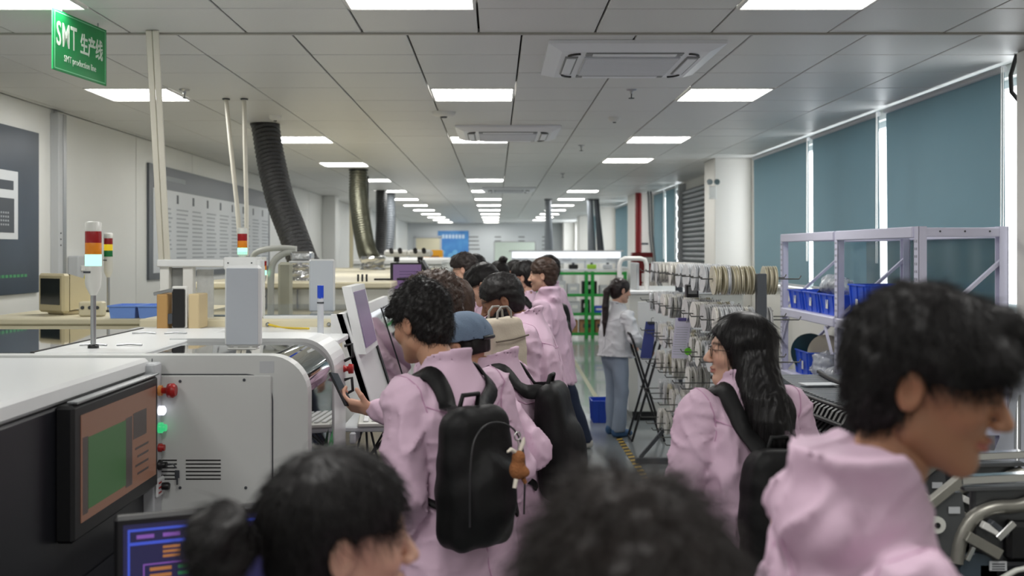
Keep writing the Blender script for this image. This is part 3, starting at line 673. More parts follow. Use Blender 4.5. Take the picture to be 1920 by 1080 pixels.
# signal towers
T_RED = mat('tower_red', rgb(150, 16, 22), .25); T_AMB = mat('tower_amber', rgb(222, 132, 20), .25); T_YEL = glow('tower_yellow_lit', rgb(250, 214, 20), 1.0); T_GRN = mat('tower_green', rgb(20, 120, 60), .25)
T_GLIT = glow('tower_green_lit', rgb(150, 255, 205), 3.2); T_WHT = mat('tower_white', rgb(214, 214, 208), .4); T_BLU = mat('tower_blue', rgb(30, 70, 190), .3)
def tower(x, y, z, s, pole, segs, label, body=.10):
    r = empty('signal_tower', (x, y, z), label=label, cat='signal light', group='signal towers')
    R = .032 * s; MB().lathe([(.022 * s, 0), (.022 * s, .012), (.012 * s, .016)], n=12).build('pole_base', BLACK, r)
    MB().cyl((0, 0, .01), (0, 0, pole), .011 * s, 12).build('pole', STEEL, r); z0 = pole
    MB().lathe([(.012 * s, z0 - .02), (R * .9, z0 + .015), (R, z0 + .03), (R, z0 + body)], n=20).build('socket', T_WHT, r); z0 += body
    MB().box((-.4 * R, -R - .0008, z0 - .025), (R * .9, .002, .008)).build('maker_label', DGREY, r)
    for m in segs: MB().lathe([(R * .98, z0), (R, z0 + .003), (R, z0 + .047 * s - .003), (R * .98, z0 + .047 * s)], n=20).build('lens', m, r); z0 += .047 * s
    MB().lathe([(R, z0), (R, z0 + .035 * s), (R * .7, z0 + .04 * s)], n=20).build('cap', T_WHT, r)
tower(-1.64, 4.06, 1.455, 1.0, .235, (T_GLIT, T_AMB, T_RED), 'large signal tower with lit green lens on the near machine top', .10)
tower(-2.80, 7.2, 1.41, .95, .27, (T_GRN, T_YEL, T_RED), 'signal tower with lit yellow lens and green below, next to the large tower', .13)
tower(-1.523, 5.99, 1.816, .9, .0, (T_GLIT, T_AMB, T_RED), 'signal tower with lit green lens on the white frame below the thin pipes', .012)
tower(-1.76, 7.55, 1.5, .75, .13, (T_GLIT, T_AMB, T_RED), 'smallest signal tower half hidden behind the white display housing', .04)
bt = empty('beacon_pole', (-.87, 4.95, 1.43), label='thin pale pole with a blue beacon cap', cat='signal light')
MB().cyl((0, 0, 0), (0, 0, .19), .016, 12).build('pole', mat('pole_grey_white', rgb(196, 200, 206), .35), bt); MB().cyl((0, 0, .16), (0, 0, .168), .0175, 12).build('dark_ring', DGREY, bt); MB().cyl((0, 0, .185), (0, 0, .25), .016, 14).build('beacon_lens', T_BLU, bt)
ab(B, (-1.0, 4.76, 1.40), (-.75, 5.08, 1.43), 'rear_ledge', MACHL)

# white gantry frame and ducts to the ceiling
G = empty('gantry_frame', (-1.75, 6.0, 1.452), label='white box gantry frame over the line behind the near machine', cat='frame'); rG = rel(G)
for (x, w) in ((-1.98, .055), (-1.84, .06), (-1.42, .055)): ab(G, (x - w / 2, 5.95, 1.452), (x + w / 2, 6.02, 1.76), 'post', WHITE, .004)
ab(G, (-2.02, 5.93, 1.755), (-1.40, 6.04, 1.80), 'beam', MACHL, .006); ab(G, (-1.62, 5.92, 1.74), (-1.42, 6.05, 1.815), 'junction_box', MACHL, .008)
ab(G, (-1.95, 6.0, 1.5), (-1.87, 6.01, 1.75), 'mesh_panel', mat('mesh_grey', rgb(150, 152, 150), .6), 0)
ab(G, (-1.80, 6.0, 1.44), (-1.70, 6.01, 1.74), 'clear_panel', mat('dusty_plastic', rgb(186, 188, 186), .3, var=.1, vscale=30), 0)
for x in (-1.45, -1.59): MB().lathe([(.005, 0), (.004, -.004)], Vector((x, 5.92, 1.78)) - rG, 'y', 8).build('bolt', DGREY, G)
ct = empty('cable_duct', (-1.85, 5.6, 1.80), label='pair of cream cable ducts rising from the white gantry to the ceiling', cat='duct')
for dx in (0, .036): MB().bar((dx - .15, .36, 0), (dx - .005, -.27, CEILZ - 1.80), .032, .028, .004).build('duct', mat('duct_cream', rgb(224, 220, 206), .45), ct)
for (px, qx, lab) in ((424, 452, 'thin white pipe leaning from the ceiling to the signal tower'), (458, 462, 'thin white pipe hanging straight behind the signal tower')):
    a = W(px, 185, 7.73); a.z = CEILZ; b = W(qx, 480, 7.4); p = empty('conduit_pipe', b, label=lab, cat='pipe'); v = a - b
    MB().tube([(0, 0, 0), v * .3 + Vector((.006, 0, 0)), v * .7, v], .017, 8).build('pipe', MATS['duct_cream'], p); MB().lathe([(.03, -.008), (.03, 0)], v, n=12).build('ceiling_collar', DGREY, p)
bx = empty('feeder_module', (-1.83, 5.74, 1.406), label='brown and black feeder module under the white gantry', cat='module')
m_ = mat('kraft_brown', rgb(176, 138, 84), .6); MB().box((-.06, 0, .1), (.06, .2, .2), .005).build('side_plate', m_, bx); MB().box((.11, .02, .1), (.06, .18, .2), .005).build('side_plate', mat('tan_plate', rgb(206, 186, 146), .5), bx)
MB().box((.03, -.08, .12), (.07, .03, .22), .006).build('black_unit', BLACK, bx); MB().box((.03, -.06, .125), (.085, .03, .24), .006).build('unit_frame', WHITE, bx); MB().lathe([(.03, -.02), (.03, .02), (.012, .025)], (-.02, -.07, .06), 'y', 14).build('spool', DGREY, bx); MB().bar((-.11, -.08, .2), (.0, -.08, .225), .03, .02, .003).build('clamp', STEEL, bx)

# second machine with slanted hood, screen and window
D = empty('mounter_machine', (-1.6, 6.3, 0), label='cream and white machine with slanted side windows behind the rounded one', cat='machine'); rD = rel(D)
ab(D, (-2.1, 5.18, .08), (-.80, 7.4, 1.38), 'body', CREAM); ab(D, (-2.1, 5.18, 1.38), (-.82, 5.86, 1.405), 'front_deck', MACHL)
ab(D, (-2.1, 5.86, 1.38), (-.82, 7.4, 1.45), 'upper_body', CREAM, .01); ab(D, (-1.88, 6.08, 1.45), (-.88, 7.3, 1.462), 'glass_lid', mat('blue_grey_lid', rgb(120, 134, 146), .08, spec=.8, coat=.6), .003)
ab(D, (-1.38, 5.90, 1.44), (-.82, 5.97, 1.466), 'lid_rim', MACHL); ab(D, (-1.39, 5.855, 1.385), (-1.385, 5.86, 1.45), 'panel_seam', DGREY, 0)
for x in (-1.34, -.98): MB().lathe([(.012, 0), (.012, -.006), (.006, -.01)], Vector((x, 5.858, 1.42)) - rD, 'y', 10).build('bolt', STEEL, D)
MB().tube([Vector(p) - rD for p in ((-1.33, 5.84, 1.42), (-1.25, 5.8, 1.405), (-1.18, 5.7, 1.41), (-1.05, 5.6, 1.415))], .007, 6).build('yellow_hose', mat('hose_yellow', rgb(226, 196, 60), .4), D)
# slanted hood on the aisle side (frame with two glass panes)
def slant(y0, y1, x0, x1, z0, z1, name, m, th=.03, parent=None):
    return MB().add([Vector(p) - rD for p in ((x1, y0, z0), (x1, y1, z0), (x0, y1, z1), (x0, y0, z1), (x1 - th, y0, z0), (x1 - th, y1, z0), (x0 - th, y1, z1), (x0 - th, y0, z1))], [(0, 1, 2, 3), (7, 6, 5, 4), (0, 4, 5, 1), (1, 5, 6, 2), (2, 6, 7, 3), (3, 7, 4, 0)]).build(name, m, parent or D)
slant(5.2, 7.35, -.80, -.62, .95, 1.52, 'side_hood', MACHL)
MB().prism([Vector(p) - rD for p in ((-.62, 5.2, .95), (-.80, 5.2, 1.52), (-.86, 5.2, 1.52), (-.86, 5.2, .95))], None, (0, .03, 0)).build('hood_end', MACHL, D)
slant(6.0, 6.62, -.765, -.615, 1.0, 1.47, 'window', HOODG, .01); slant(6.70, 7.28, -.765, -.615, 1.0, 1.47, 'window', HOODG, .01)
for i in range(3): slant(6.05, 6.55, -.648 - .016 * i, -.628 - .016 * i, 1.02 + .035 * i, 1.04 + .035 * i, 'board_strip', PCB, .0)
ms = empty('tilted_monitor', (-.74, 5.58, 1.30), label='slim white monitor seen edge-on at the second machine showing a purple screen', cat='monitor')
def slant2(y0, y1, x0, x1, z0, z1, name, m, th): return MB().add([p for p in ((x1, y0, z0), (x1, y1, z0), (x0, y1, z1), (x0, y0, z1), (x1 - th, y0, z0), (x1 - th, y1, z0), (x0 - th, y1, z1), (x0 - th, y0, z1))], [(0, 1, 2, 3), (7, 6, 5, 4), (0, 4, 5, 1), (1, 5, 6, 2), (2, 6, 7, 3), (3, 7, 4, 0)]).build(name, m, ms)
slant2(-.27, .27, -.03, .05, 0, .36, 'housing', MACHL, .05); slant2(-.235, .235, -.0225, .0475, .03, .33, 'screen', S_LIL2, .001); slant2(-.235, .235, -.0222, -.005, .22, .33, 'screen_header', S_LILAC, .0005)
MB().box((-.06, 0, .1), (.1, .06, .05), .01).build('arm', GREY, ms)

# left bench with trays and old monitor
C = empty('work_cabinet', (-2.75, 7.4, 0), label='cream low cabinet along the left wall holding blue trays', cat='cabinet')
ab(C, (-3.4, 6.5, .05), (-2.15, 7.95, 1.37), 'body', CREAM); ab(C, (-3.42, 6.48, 1.37), (-2.13, 7.97, 1.41), 'top', CREAM, .008)
for (x, z) in ((-2.62, 1.39), (-2.20, 1.39)): MB().lathe([(.012, 0), (.01, -.008)], Vector((x, 6.48, z)) - rel(C), 'y', 10).build('fastener', DGREY, C)
def tray(x, y, z, w, d, h, m, label, grp, ribs=True, lip=.012, rz=0, name='storage_bin'):
    r = empty(name, (x, y, z), rz, label=label, cat='bin', group=grp); b = MB(); t = .006; k = .9
    o_ = [(-w / 2 * k, -d / 2 * k, 0), (w / 2 * k, -d / 2 * k, 0), (w / 2 * k, d / 2 * k, 0), (-w / 2 * k, d / 2 * k, 0)]; u_ = [(-w / 2, -d / 2, h), (w / 2, -d / 2, h), (w / 2, d / 2, h), (-w / 2, d / 2, h)]
    ui = [(a + (t if a < 0 else -t), c + (t if c < 0 else -t), h) for a, c, _ in u_]; oi = [(a + (t if a < 0 else -t), c + (t if c < 0 else -t), t) for a, c, _ in o_]
    b.add(o_ + u_ + ui + oi, [(3, 2, 1, 0)] + [(i, (i + 1) % 4, 4 + (i + 1) % 4, 4 + i) for i in range(4)] + [(4 + i, 4 + (i + 1) % 4, 8 + (i + 1) % 4, 8 + i) for i in range(4)] + [(8 + i, 8 + (i + 1) % 4, 12 + (i + 1) % 4, 12 + i) for i in range(4)] + [(12, 13, 14, 15)])
    b.build('body', m, r)
    e = MB(); zz = h - lip / 2
    e.box((0, -d / 2, zz), (w + .014, .012, lip), .002); e.box((0, d / 2, zz), (w + .014, .012, lip), .002); e.box((-w / 2, 0, zz), (.012, d, lip), .002); e.box((w / 2, 0, zz), (.012, d, lip), .002); e.build('rim', m, r)
    if ribs:
        n = 4
        for i in range(n):
            xx = -w / 2 * .8 + w * .8 * i / (n - 1); f = MB(); f.bar((xx * .93, -d / 2 * k - .003, .01), (xx, -d / 2 - .003, h - lip), .010, .008); f.build('rib', m, r)
        for i in range(3): yy = -d / 2 * .75 + d * .75 * i / 2; MB().bar((-w / 2 * k - .003, yy * .93, .01), (-w / 2 - .003, yy, h - lip), .010, .008).build('rib', m, r)
    return r
tray(-2.44, 6.62, 1.411, .175, .24, .085, BLUEL, 'light blue open tray on the cream cabinet, left one', 'light blue trays', False); tray(-2.25, 6.62, 1.411, .175, .24, .085, BLUEL, 'light blue open tray on the cream cabinet next to the white gantry', 'light blue trays', False)
cr = empty('crt_monitor', (-3.0, 7.0, 1.411), -.6, label='old beige tube monitor turned aside on the cream cabinet', cat='monitor')
BEI = mat('aged_beige_plastic', rgb(206, 194, 158), .5); m_ = MB(); m_.box((0, -.11, .15), (.30, .06, .27), .015); m_.build('bezel', BEI, cr)
m_ = MB(); m_.add([(-.14, -.08, .03), (.14, -.08, .03), (.14, -.08, .28), (-.14, -.08, .28), (-.09, .15, .06), (.09, .15, .06), (.09, .15, .22), (-.09, .15, .22)], [(0, 1, 5, 4), (1, 2, 6, 5), (2, 3, 7, 6), (3, 0, 4, 7), (4, 5, 6, 7)]); m_.build('back_shell', BEI, cr); MB().box((0, 0, .012), (.2, .2, .024), .006).build('stand', BEI, cr); MB().box((0, -.141, .16), (.23, .004, .18)).build('screen', mat('crt_dark', rgb(40, 44, 40), .15), cr)
se = empty('socket_panel', (-2.72, 6.72, 1.411), label='small cream socket unit with round sockets between the beige monitor and blue trays', cat='socket')
MB().box((0, 0, .05), (.16, .08, .10), .01).build('housing', CREAM, se)
for i in range(3): MB().lathe([(.012, 0), (.012, -.008)], (-.05 + .05 * i, -.041, .06), 'y', 10).build('socket', DGREY, se)

# reflow oven and machines farther down the line
E = empty('reflow_oven', (-1.6, 11.3, 0), label='long cream and white oven down the line below the black hose', cat='machine'); rE = rel(E)
ab(E, (-2.45, 8.05, .08), (-.86, 15.0, 1.55), 'body', OFFW, .01); ab(E, (-2.47, 8.02, 1.55), (-.84, 15.02, 1.60), 'top_edge', CREAM, .01)
for i in range(4): ab(E, (-.862, 8.3 + 1.65 * i, .7), (-.85, 9.75 + 1.65 * i, 1.5), 'side_door', MACHL, .004)
for x in (-2.1, -1.85, -1.6): ab(E, (x - .004, 8.03, .8), (x + .004, 8.052, 1.54), 'panel_seam', GREY, 0)
for i in range(3): ab(E, (-1.14 + .035 * i, 8.2, 1.60), (-1.125 + .035 * i, 8.22, 1.66), 'lever', BLACK, .002)
MB().tube([Vector(p) - rE for p in ((-1.43, 7.95, 1.30), (-1.43, 7.95, 1.58), (-1.42, 7.95, 1.64))], [.02, .012, .004], 8).build('antenna', BLACK, E)
F2 = empty('wave_machine', (-1.7, 20.5, 0), label='white machine far down the line under the paired hoses', cat='machine')
ab(F2, (-2.5, 17.3, .05), (-.95, 23.8, 1.62), 'body', OFFW, .01); ab(F2, (-2.52, 17.28, 1.62), (-.93, 23.82, 1.70), 'top_edge', WHITE, .01); ab(F2, (-.952, 17.6, .7), (-.945, 23.4, 1.5), 'side_cover', MACH)
# purple-screen monitor by the oven
pm_ = empty('control_monitor', (-.765, 8.55, 1.601), label='black monitor with a lilac screen at the oven behind the group', cat='monitor')
MB().box((0, .02, .01), (.16, .12, .02), .005).build('base', BLACK, pm_); MB().box((-.13, .02, -.0), (.3, .03, .03), .004).build('arm', BLACK, pm_)
MB().box((0, 0, .03), (.275, .03, .24), .006).build('bezel', BLACK, pm_); sm_ = MB().box((.008, -.0155, .03), (.24, .002, .21)).build('screen', S_LILAC, pm_)
for i in range(3): MB().box((.02, -.0172, .075 - .025 * i), (.16, .001, .006)).build('text_row', S_LIL2, sm_)
tb = empty('slanted_panel', (-.56, 8.9, 1.50), label='slanted silver-edged control panel right of the lilac monitor', cat='panel')
MB().bar((-.09, 0, .27), (.07, 0, .0), .12, .03, .006).build('panel', STEEL, tb); MB().bar((-.125, 0, .27), (.035, 0, .0), .13, .02, .006).build('backing', BLACK, tb); MB().bar((.03, .05, .02), (-.3, .05, -.05), .03, .03).build('bracket', GREY, tb)
# white microscopes on the oven
for i, (x, lab) in enumerate(((-1.38, 'white inspection microscope on the oven behind the metallic hose'), (-1.05, 'white inspection microscope on the oven beside the lilac monitor'))):
    r = empty('microscope', (x, 13.9, 1.601), label=lab, cat='microscope', group='microscopes')
    MB().box((0, 0, .02), (.3, .3, .04), .01).build('base', OFFW, r); MB().cyl((0, .1, .04), (0, .1, .26), .02, 10).build('pillar', STEEL, r); MB().box((0, .02, .22), (.34, .2, .1), .03).build('head', WHITE, r)
    MB().cyl((-.06, -.1, .24), (-.06, -.16, .27), .03, 10).build('eyepiece', BLACK, r); MB().cyl((.06, -.1, .24), (.06, -.16, .27), .03, 10).build('eyepiece', BLACK, r); MB().cyl((0, 0, .18), (0, 0, .1), .04, 12).build('lens', BLACK, r)
# flexible exhaust hoses
def hose(pts, rad, m, label, foil=True, rib=.042, wire=None):
    P = spline(pts, 140); seg = np.concatenate([[0], np.cumsum(np.linalg.norm(np.diff(P, axis=0), axis=1))]); L = seg[-1]; n = int(L / rib) * 4
    tt = np.linspace(0, L, n); Q = np.stack([np.interp(tt, seg, P[:, i]) for i in range(3)], 1); base = Vector(pts[-1])
    rs = [rad * (1 + (.075 if k % 4 in (1, 2) else -.05) + .012 * math.sin(k * 1.7)) for k in range(n)]
    r = empty('exhaust_hose', base, label=label, cat='hose'); MB().tube([Vector(q) - base for q in Q], rs, 18).build('hose', m, r)
    t = Vector(pts[0]) - base; MB().lathe([(rad * 1.12, -.02), (rad * 1.12, 0)], t, n=20).build('ceiling_collar', BLACK, r)
    if foil:
        f = MB(); rr = random.Random(len(label)); pr = []
        for k in range(7): pr.append((rad * (1.0 + .25 * rr.random()), -.10 + .03 * k))
        f.lathe(pr, (0, 0, 0), n=14); f.v = [(x * (1 + .2 * rr.random()), y * (1 + .2 * rr.random()), z + rr.uniform(-.012, .012)) for x, y, z in f.v]; f.sm = [False] * len(f.f); f.build('foil_wrap', FOIL, r)
    return r
HBK = mat('hose_black', rgb(44, 45, 47), .38, bump=.9, bscale=60, spec=.7); HMT = mat('hose_metallic', rgb(112, 112, 98), .24, metal=.85, bump=.5, bscale=40); HGR = mat('hose_grey', rgb(112, 118, 124), .4)
c_ = lambda px, py, Y: W(px, py, Y)
t0 = c_(497, 232, 9.25); t0.z = CEILZ
hose([t0, c_(508, 300, 9.15), c_(525, 372, 9.0), c_(550, 440, 8.8), c_(568, 490, 8.65), c_(578, 505, 8.6)], .122, HBK, 'thick black flexible exhaust hose bending from the ceiling to the oven')
t0 = c_(672, 318, 14.4); t0.z = CEILZ
hose([t0, c_(672, 365, 14.3), c_(678, 420, 14.0), c_(688, 470, 13.7), c_(699, 492, 13.4)], .125, HMT, 'shiny metallic flexible exhaust hose in the middle of the line')
t0 = c_(715, 357, 19.4); t0.z = CEILZ
hose([t0, c_(715, 420, 19.3), c_(712, 478, 19.2)], .105, HBK, 'dark straight exhaust hose beside the grey one, farther down the line', False)
t0 = c_(732, 362, 20.3); t0.z = CEILZ
hose([t0, c_(733, 420, 20.2), c_(728, 478, 20.0)], .09, HGR, 'light grey ribbed exhaust hose right beside the dark straight one', False, rib=.05)
t0 = c_(688, 330, 15.7); t0.z = CEILZ; r = empty('drop_pipe', (t0.x, t0.y, 1.6), label='thin black pipe hanging beside the metallic hose', cat='pipe'); MB().cyl((0, 0, 0), (0, 0, CEILZ - 1.6), .03, 10).build('pipe', BLACK, r)
r = empty('drop_pipe', (-2.2, 15.2, 0), label='thin cream pole standing left of the metallic hose', cat='pipe'); MB().cyl((0, 0, 0), (0, 0, CEILZ), .03, 10).build('pipe', CREAM, r); MB().lathe([(.06, 0), (.06, .02)], n=12).build('base', CREAM, r)
# arched lamp arm with foil hood
la = empty('lamp_arm', (-1.71, 7.6, 0), label='grey arched arm with a foil-covered lamp head over the line', cat='lamp')
ARM = mat('arm_grey', rgb(186, 188, 182), .4)
q = [W(472, 500, 7.6), W(476, 478, 7.6), W(495, 468, 7.6), W(530, 465, 7.6), W(556, 467, 7.6)]; MB().tube([Vector(p) - rel(la) for p in spline(q, 14)], .022, 8).build('outer_arm', ARM, la)
q = [W(508, 596, 7.6), W(508, 520, 7.6), W(514, 490, 7.6), W(535, 474, 7.6), W(556, 472, 7.6)]; MB().tube([Vector(p) - rel(la) for p in spline(q, 16)], .026, 8).build('inner_arm', ARM, la)
p = W(535, 540, 7.7) - rel(la); ab(la, (-1.73, 7.58, .0), (-1.69, 7.62, 1.36), 'stand_pole', ARM); MB().box(p, (.11, .05, .40), .02).build('arm_cover', mat('cover_olive_grey', rgb(166, 166, 150), .5), la)
p = W(567, 480, 7.55) - rel(la); f = MB(); f.box(p, (.16, .14, .07), .015); f.build('lamp_head', FOIL, la); MB().box(p + Vector((0, -.01, -.045)), (.17, .16, .015), .004).build('lamp_plate', MACHL, la)
sl = empty('shutter_grille', (-2.63, 8.7, 1.0), label='grey slatted box on the wall behind the white gantry', cat='box'); MB().box((0, 0, .42), (.2, .3, .25), .01).build('housing', GREY, sl); MB().box((0, 0, -.35), (.1, .2, 1.3)).build('stand', GREY, sl)
for i in range(7): MB().box((0, -.152, .33 + .03 * i), (.18, .006, .012)).build('slat', LGREY, sl)
# orange cabinet at the far end
oc = empty('orange_cabinet', (-1.52, 24.2, 0), label='orange-yellow cabinet with a brown window at the far end', cat='cabinet'); OR = mat('orange_paint', rgb(222, 158, 30), .45)
MB().box((0, .2, .94), (.46, .5, 1.88), .02).build('body', OR, oc); MB().box((.03, -.056, 1.62), (.24, .01, .24), .004).build('window', mat('brown_pane', rgb(150, 96, 40), .3), oc); MB().box((0, -.056, .8), (.4, .01, 1.2), .004).build('door', OR, oc)
# ------------------------------------------------------------------ reel rack
RK = empty('reel_rack', (1.6, 7.3, 0), label='dark grey rack of hooks hung with rows of white component reels', cat='rack'); rR = rel(RK)
DPOST = mat('rack_post_grey', rgb(78, 82, 88), .45); WIRE = mat('rod_steel', rgb(110, 110, 108), .35, metal=.8)
RY = [6.10 + .31 * i for i in range(9)]; RZ = [1.68, 1.43, 1.17, .92, .67, .42]
for y in (6.0, 8.68): ab(RK, (1.572, y - .03, .05), (1.628, y + .03, 1.715), 'post', DPOST, .004); ab(RK, (1.22, y - .03, .0), (1.98, y + .03, .05), 'foot_beam', DPOST, .006)
for y in (6.0, 8.68):
    MB().bar(Vector((1.26, y, .05)) - rR, Vector((1.575, y, .42)) - rR, .035, .03).build('brace', DPOST, RK); MB().bar(Vector((1.94, y, .05)) - rR, Vector((1.625, y, .42)) - rR, .035, .03).build('brace', DPOST, RK)
for z in RZ: ab(RK, (1.588, 6.0, z - .012), (1.612, 8.68, z + .012), 'rail', DPOST, .003)
reel = MB(); RR, RW = .089, .0062
for s in (-1, 1):
    n = 22; ring = []
    for rad in (RR, .03):
        for k in range(n): ring.append((s * RW, rad * math.cos(2 * math.pi * k / n), rad * math.sin(2 * math.pi * k / n)))
    for rad in (.03, RR):
        for k in range(n): ring.append((s * (RW + .0016), rad * math.cos(2 * math.pi * k / n), rad * math.sin(2 * math.pi * k / n)))
    fs = [(a * n + k, a * n + (k + 1) % n, ((a + 1) % 4) * n + (k + 1) % n, ((a + 1) % 4) * n + k) for a in range(4) for k in range(n)]; reel.add(ring, fs)
reel.lathe([(.068, -RW), (.068, RW)], axis='x', n=18); reel.lathe([(.012, -RW), (.012, RW)], axis='x', n=10)
reel_ms = []
for nm, c in (('reel_white_plastic', rgb(238, 236, 230)), ('reel_cream_plastic', rgb(224, 218, 196)), ('reel_grey_plastic', rgb(216, 216, 216)), ('reel_clear_plastic', rgb(228, 230, 232))):
    me = reel.mesh('component_reel'); me.materials.append(mat(nm, c, .4, var=.08, vscale=20)); reel_ms.append(me)
lev = ['top', 'second', 'third', 'fourth', 'fifth', 'bottom']; rr = random.Random(21)
for li, z in enumerate(RZ):
    for ri, y in enumerate(RY):
        for sgn in (-1, 1):
            L = .34 if sgn < 0 else .26; x1 = 1.6 + sgn * L
            r_ = MB(); r_.tube([Vector((1.6 + sgn * .01, y, z)) - rR, Vector((x1, y, z)) - rR, Vector((x1 + sgn * .012, y, z + .02)) - rR], .0045, 6); r_.build('hook_rod', WIRE, RK)
        if li >= 3 and ri < 4: continue
        n = 9 if li < 2 else (6 if li == 2 else 5)
        if rr.random() < .10: n -= 2
        x = 1.565; ci = rr.choice((0, 0, 2, 3, 3)) if not (ri == 0 and li == 0) else 1
        for k in range(n):
            o = link('component_reel', reel_ms[ci if rr.random() < .75 else rr.randrange(4)], None, None, (x, y + rr.uniform(-.004, .004), z - .0085 + .0), (rr.uniform(0, 6), rr.uniform(-.06, .06), rr.uniform(-.10, .10)))
            tag(o, 'pale reel on the %s level of the rack, %s hook from the near post' % (lev[li], ordn[ri] if ri else 'first'), 'reel', 'reels on the %s level of the reel rack' % lev[li]); x -= rr.uniform(.024, .031) if li < 2 else rr.uniform(.03, .045)
x = 1.645
for k in range(3):
    o = link('component_reel', reel_ms[1], None, None, (x, 6.10, 1.6715), (1.0 * k, .03, -.05)); tag(o, 'cream component reel on the outer side of the near reel rack post', 'reel', 'reels behind the near rack post'); x += .03
for k in range(2):
    o = link('component_reel', reel_ms[2], None, None, (1.645 + .03 * k, 6.10, 1.4215), (1.0 * k, .03, -.05)); tag(o, 'greyish component reel low on the outer side of the near rack post', 'reel', 'lower reels behind the near rack post')
# hanging sheets on the rack
def sheet(px0, px1, py0, py1, Y, m, name, label, cat, shear=0.0, clip=None):
    a = W(px0, py1, Y); b = W(px1, py0, Y); w = b.x - a.x; h = b.z - a.z; r = empty(name, ((a.x + b.x) / 2, Y, a.z), -.12, label=label, cat=cat)
    MB().add([(-w / 2 - shear, 0, 0), (w / 2 - shear, 0, 0), (w / 2, 0, h), (-w / 2, 0, h), (-w / 2 - shear, .004, 0), (w / 2 - shear, .004, 0), (w / 2, .004, h), (-w / 2, .004, h)], [(0, 1, 2, 3), (7, 6, 5, 4), (0, 4, 5, 1), (1, 5, 6, 2), (2, 6, 7, 3), (3, 7, 4, 0)]).build('sheet', m, r)
    if clip: MB().box((0, -.006, h - .01), (w * .7, .016, .022), .004).build('clip', clip, r); MB().tube([(0, 0, h), (0, 0, h + .03), (.02, 0, h + .035)], .003, 5).build('hook', WIRE, r)
    return r, w, h
r, w, h = sheet(1267, 1296, 596, 672, 5.99 + 1.0, mat('lavender_paper', rgb(214, 210, 230), .7), 'clipboard', 'lavender paper sheet on a clip hanging from the reel rack', 'clipboard', .03, mat('purple_clip', rgb(80, 72, 130), .4))
t = MB(); [t.box((-.004 - .03 * (1 - i / 12), -.0008, .03 + i * (h - .08) / 12), (w * .75, .001, .003)) for i in range(12)]; t.build('printed_rows', PINK, r)
r, w, h = sheet(1211, 1232, 603, 672, 8.6, mat('indigo_board', rgb(62, 74, 140), .5), 'name_board', 'indigo blue board hanging at the far end of the reel rack', 'board', .05, DGREY)
gt = empty('green_tag', (1.345, 6.95, 1.15), label='small bright green tag hanging among the reels', cat='tag'); MB().lathe([(.026, 0), (.026, .004)], (0, 0, 0), 'y', 14).build('disc', mat('tag_green', rgb(110, 200, 50), .4), gt); MB().tube([(0, .002, .026), (.0, .002, .06)], .002, 5).build('string', BLACK, gt)
bk_ = empty('black_box', (1.36, 6.9, 1.53), label='small black box tucked between the top two reel levels', cat='box'); MB().box((0, 0, .045), (.085, .07, .09), .006).build('case', BLACK, bk_); MB().box((0, -.036, .05), (.06, .002, .05)).build('label', GREY, bk_); MB().tube([(0, 0, .09), (0, 0, .15)], .003, 5).build('hanger', WIRE, bk_)

# ------------------------------------------------------------------ lavender-white shelving along the windows
LAV = mat('shelving_lavender_white', rgb(208, 207, 226), .4); SH = empty('shelving_unit', (2.82, 7.45, 0), label='lavender-white boltless shelving unit along the windows', cat='shelving'); rS = rel(SH)
XF, XBk = 2.55, 3.09; SY = (6.03, 7.45, 8.87)
slot = MB().box((0, 0, 0), (.002, .012, .004)).mesh('slot'); 
for y in SY:
    for x in (XF, XBk):
        p_ = MB(); zt = 2.0
        p_.ab(Vector((x - .003, y - .03, 0)) - rS, Vector((x + .003, y + .03, zt)) - rS); s = 1 if x == XF else -1; p_.ab(Vector((x, y - .03, 0)) - rS, Vector((x + s * .05, y - .024, zt)) - rS); p_.ab(Vector((x, y + .024, 0)) - rS, Vector((x + s * .05, y + .03, zt)) - rS); o = p_.build('post', LAV, SH)
        if x == XF:
            q = MB()
            for k in range(36):
                z = .3 + .046 * k
                for dy in (-.012, .012): q.box(Vector((x - .0035, y + dy, z)) - rS, (.002, .005, .016))
            o2 = q.build('post_slots', DGREY, o); o2['kind'] = 'stuff'
for z in (1.965, 1.315, .765, .18):
    for a, b in zip(SY[:-1], SY[1:]):
        for x in (XF - .005, XBk + .005): ab(SH, (x - .012, a + .03, z - .035), (x + .012, b - .03, z + .035), 'beam', LAV, .006)
        if z < 1.9: ab(SH, (XF + .012, a + .01, z + .02), (XBk - .012, b - .01, z + .035), 'shelf_board', LAV, .003)
    for y in SY:
        o = ab(SH, (XF, y - .028, z - .028), (XBk, y - .008, z + .028), 'end_beam', LAV, .004)
        if z > 1.9 and y == SY[0]:
            for x in (2.68, 2.83, 2.98): MB().lathe([(.006, 0), (.006, -.003)], Vector((x, y - .0285, z + .005)) - rS, 'y', 8).build('bolt_hole', DGREY, SH)
for y in SY:
    MB().bar(Vector((XF + .03, y, .80)) - rS, Vector((XBk - .02, y, 1.28)) - rS, .03, .02).build('brace', LAV, SH); MB().bar(Vector((XF + .03, y, 1.36)) - rS, Vector((XBk - .02, y, 1.80)) - rS, .03, .02).build('brace', LAV, SH)
for (y, s) in ((8.8, -1), (7.52, 1), (7.38, -1)):
    z = 1.27; MB().bar(Vector((XF - .008, y, z - .2)) - rS, Vector((XF - .008, y + s * .16, z)) - rS, .02, .012).build('knee_brace', LAV, SH)
fs_ = empty('plastic_film', (3.125, 7.3, 1.42), label='dark translucent plastic film hanging along the back of the shelving', cat='film')
n = 30; vs = []
for i in range(n + 1): yy = -1.2 + 2.3 * i / n; vs += [(.008 * math.sin(i * 1.3), yy, 0), (.006 * math.sin(i * 1.1 + 1), yy, .53)]
